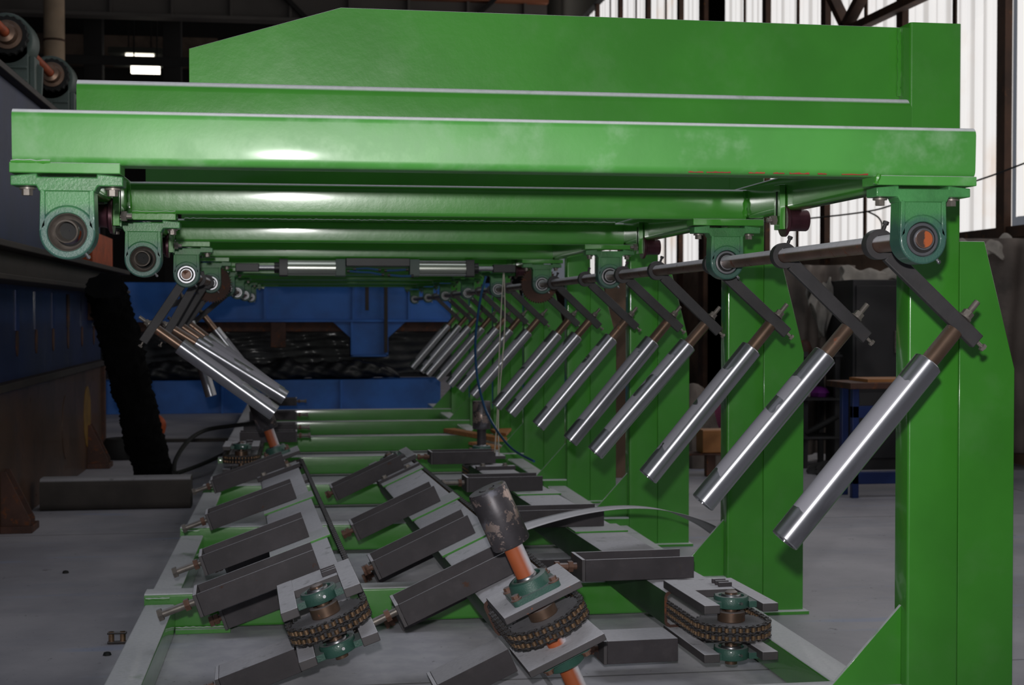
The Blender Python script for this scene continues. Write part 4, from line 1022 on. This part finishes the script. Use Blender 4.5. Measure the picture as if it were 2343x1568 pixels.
tag(mb.build('down_pipe', ['concrete_pipe', 'rust_post']), 'pale tan pipe running up the hall left of the green frame', 'pipe')
x0 = atY(140, 130, 20); mb = MB(); mb.rr((-10, 20, x0.z-.03), (x0.x+2.2, 20, x0.z-.03), .08, .12, .01); tag(mb.build('hall_beam', 'dark_hall'), 'thin dark horizontal beam crossing in front of the lamps', 'beam')
p = atY(300, 80, 27); mb = MB(); mb.bb(-9, -1.5, 28.4, 28.6, p.z-.35, p.z+.25); tag(mb.build('block_band', 'brick_wall'), 'dim band of brown blockwork under the grey girder', 'wall band')
def tube(lb, pa, pb, Y, h):
    a, b = atY(*pa, Y), atY(*pb, Y)
    g = thing('tube_lamp', lb, 'lamp', T((a.x+b.x)/2, Y, a.z), 'tube lamps'); w = b.x-a.x
    mb = MB(); mb.prism([(-.22, 0), (.22, 0), (.12, .12), (-.12, .12)], Matrix(((0, 0, 1, -w/2-.3), (1, 0, 0, 0), (0, 1, 0, h), (0, 0, 0, 1))), w+.6); mb.build('reflector', 'cylinder_alu', g)
    mb = MB(); mb.bb(-w/2, w/2, -.05, .05, -h*.1, h); mb.build('tube', 'tube_glow', g)
    for sx in (-1, 1):
        mb = MB(); mb.cyl((sx*w*.4, 0, h+.1), (sx*w*.4, 0, 9-a.z), .012, n=6); mb.build('hanger', 'dark_hall', g)
tube('lower bright tube lamp seen left of the green frame', (300, 166), (366, 166), 24, .12)
tube('upper thinner tube lamp seen left of the green frame', (288, 133), (352, 133), 27, .06)
mb = MB(); a = atY(1205, 40, 26); b = atY(1245, 40, 26); mb.bb(a.x, b.x, 26, 26.05, a.z-.6, a.z+2.5); struct('window_11', mb, 'tube_glow')
# roof bracing at the top right
for lb, pa, pb in (('dark steel brace leaning left in the top right window', (1850, -118), (1946, 80)), ('dark steel brace leaning right in the top right window', (2030, -118), (1926, 80)),
                   ('broad dark diagonal brace above the green post', (1890, 96), (2240, -72))):
    mb = MB(); mb.rr(atX(*pa, 4.9), atX(*pb, 4.9), .10, .07, .004); tag(mb.build('roof_brace', 'rust_post'), lb, 'brace', 'steel braces')
for lb, pa, pb, Y in (('dark steel brace dropping left of the bright strip', (1240, -100), (1095, 32), 21.9), ('dark steel brace at the top, left of the frame point', (590, -70), (700, 42), 21.9)):
    mb = MB(); mb.rr(atY(*pa, Y), atY(*pb, Y), .11, .07, .004); tag(mb.build('roof_brace', 'dark_hall'), lb, 'brace', 'steel braces')
for px, lb in ((1625, 'dark brown column at the top, just right of the middle'), (1728, 'rusty brown column at the top, left of the bright windows'), (1680, 'grey-black column at the top between two brown ones')):
    x = atY(px, 20, 15).x; mb = MB(); mb.rr((min(x, 4.5), 15, 0), (min(x, 4.5), 15, 8.9), .20, .2, .01); tag(mb.build('hall_column', 'rust_post' if px != 1680 else 'dark_hall'), lb, 'column', 'dark hall columns')
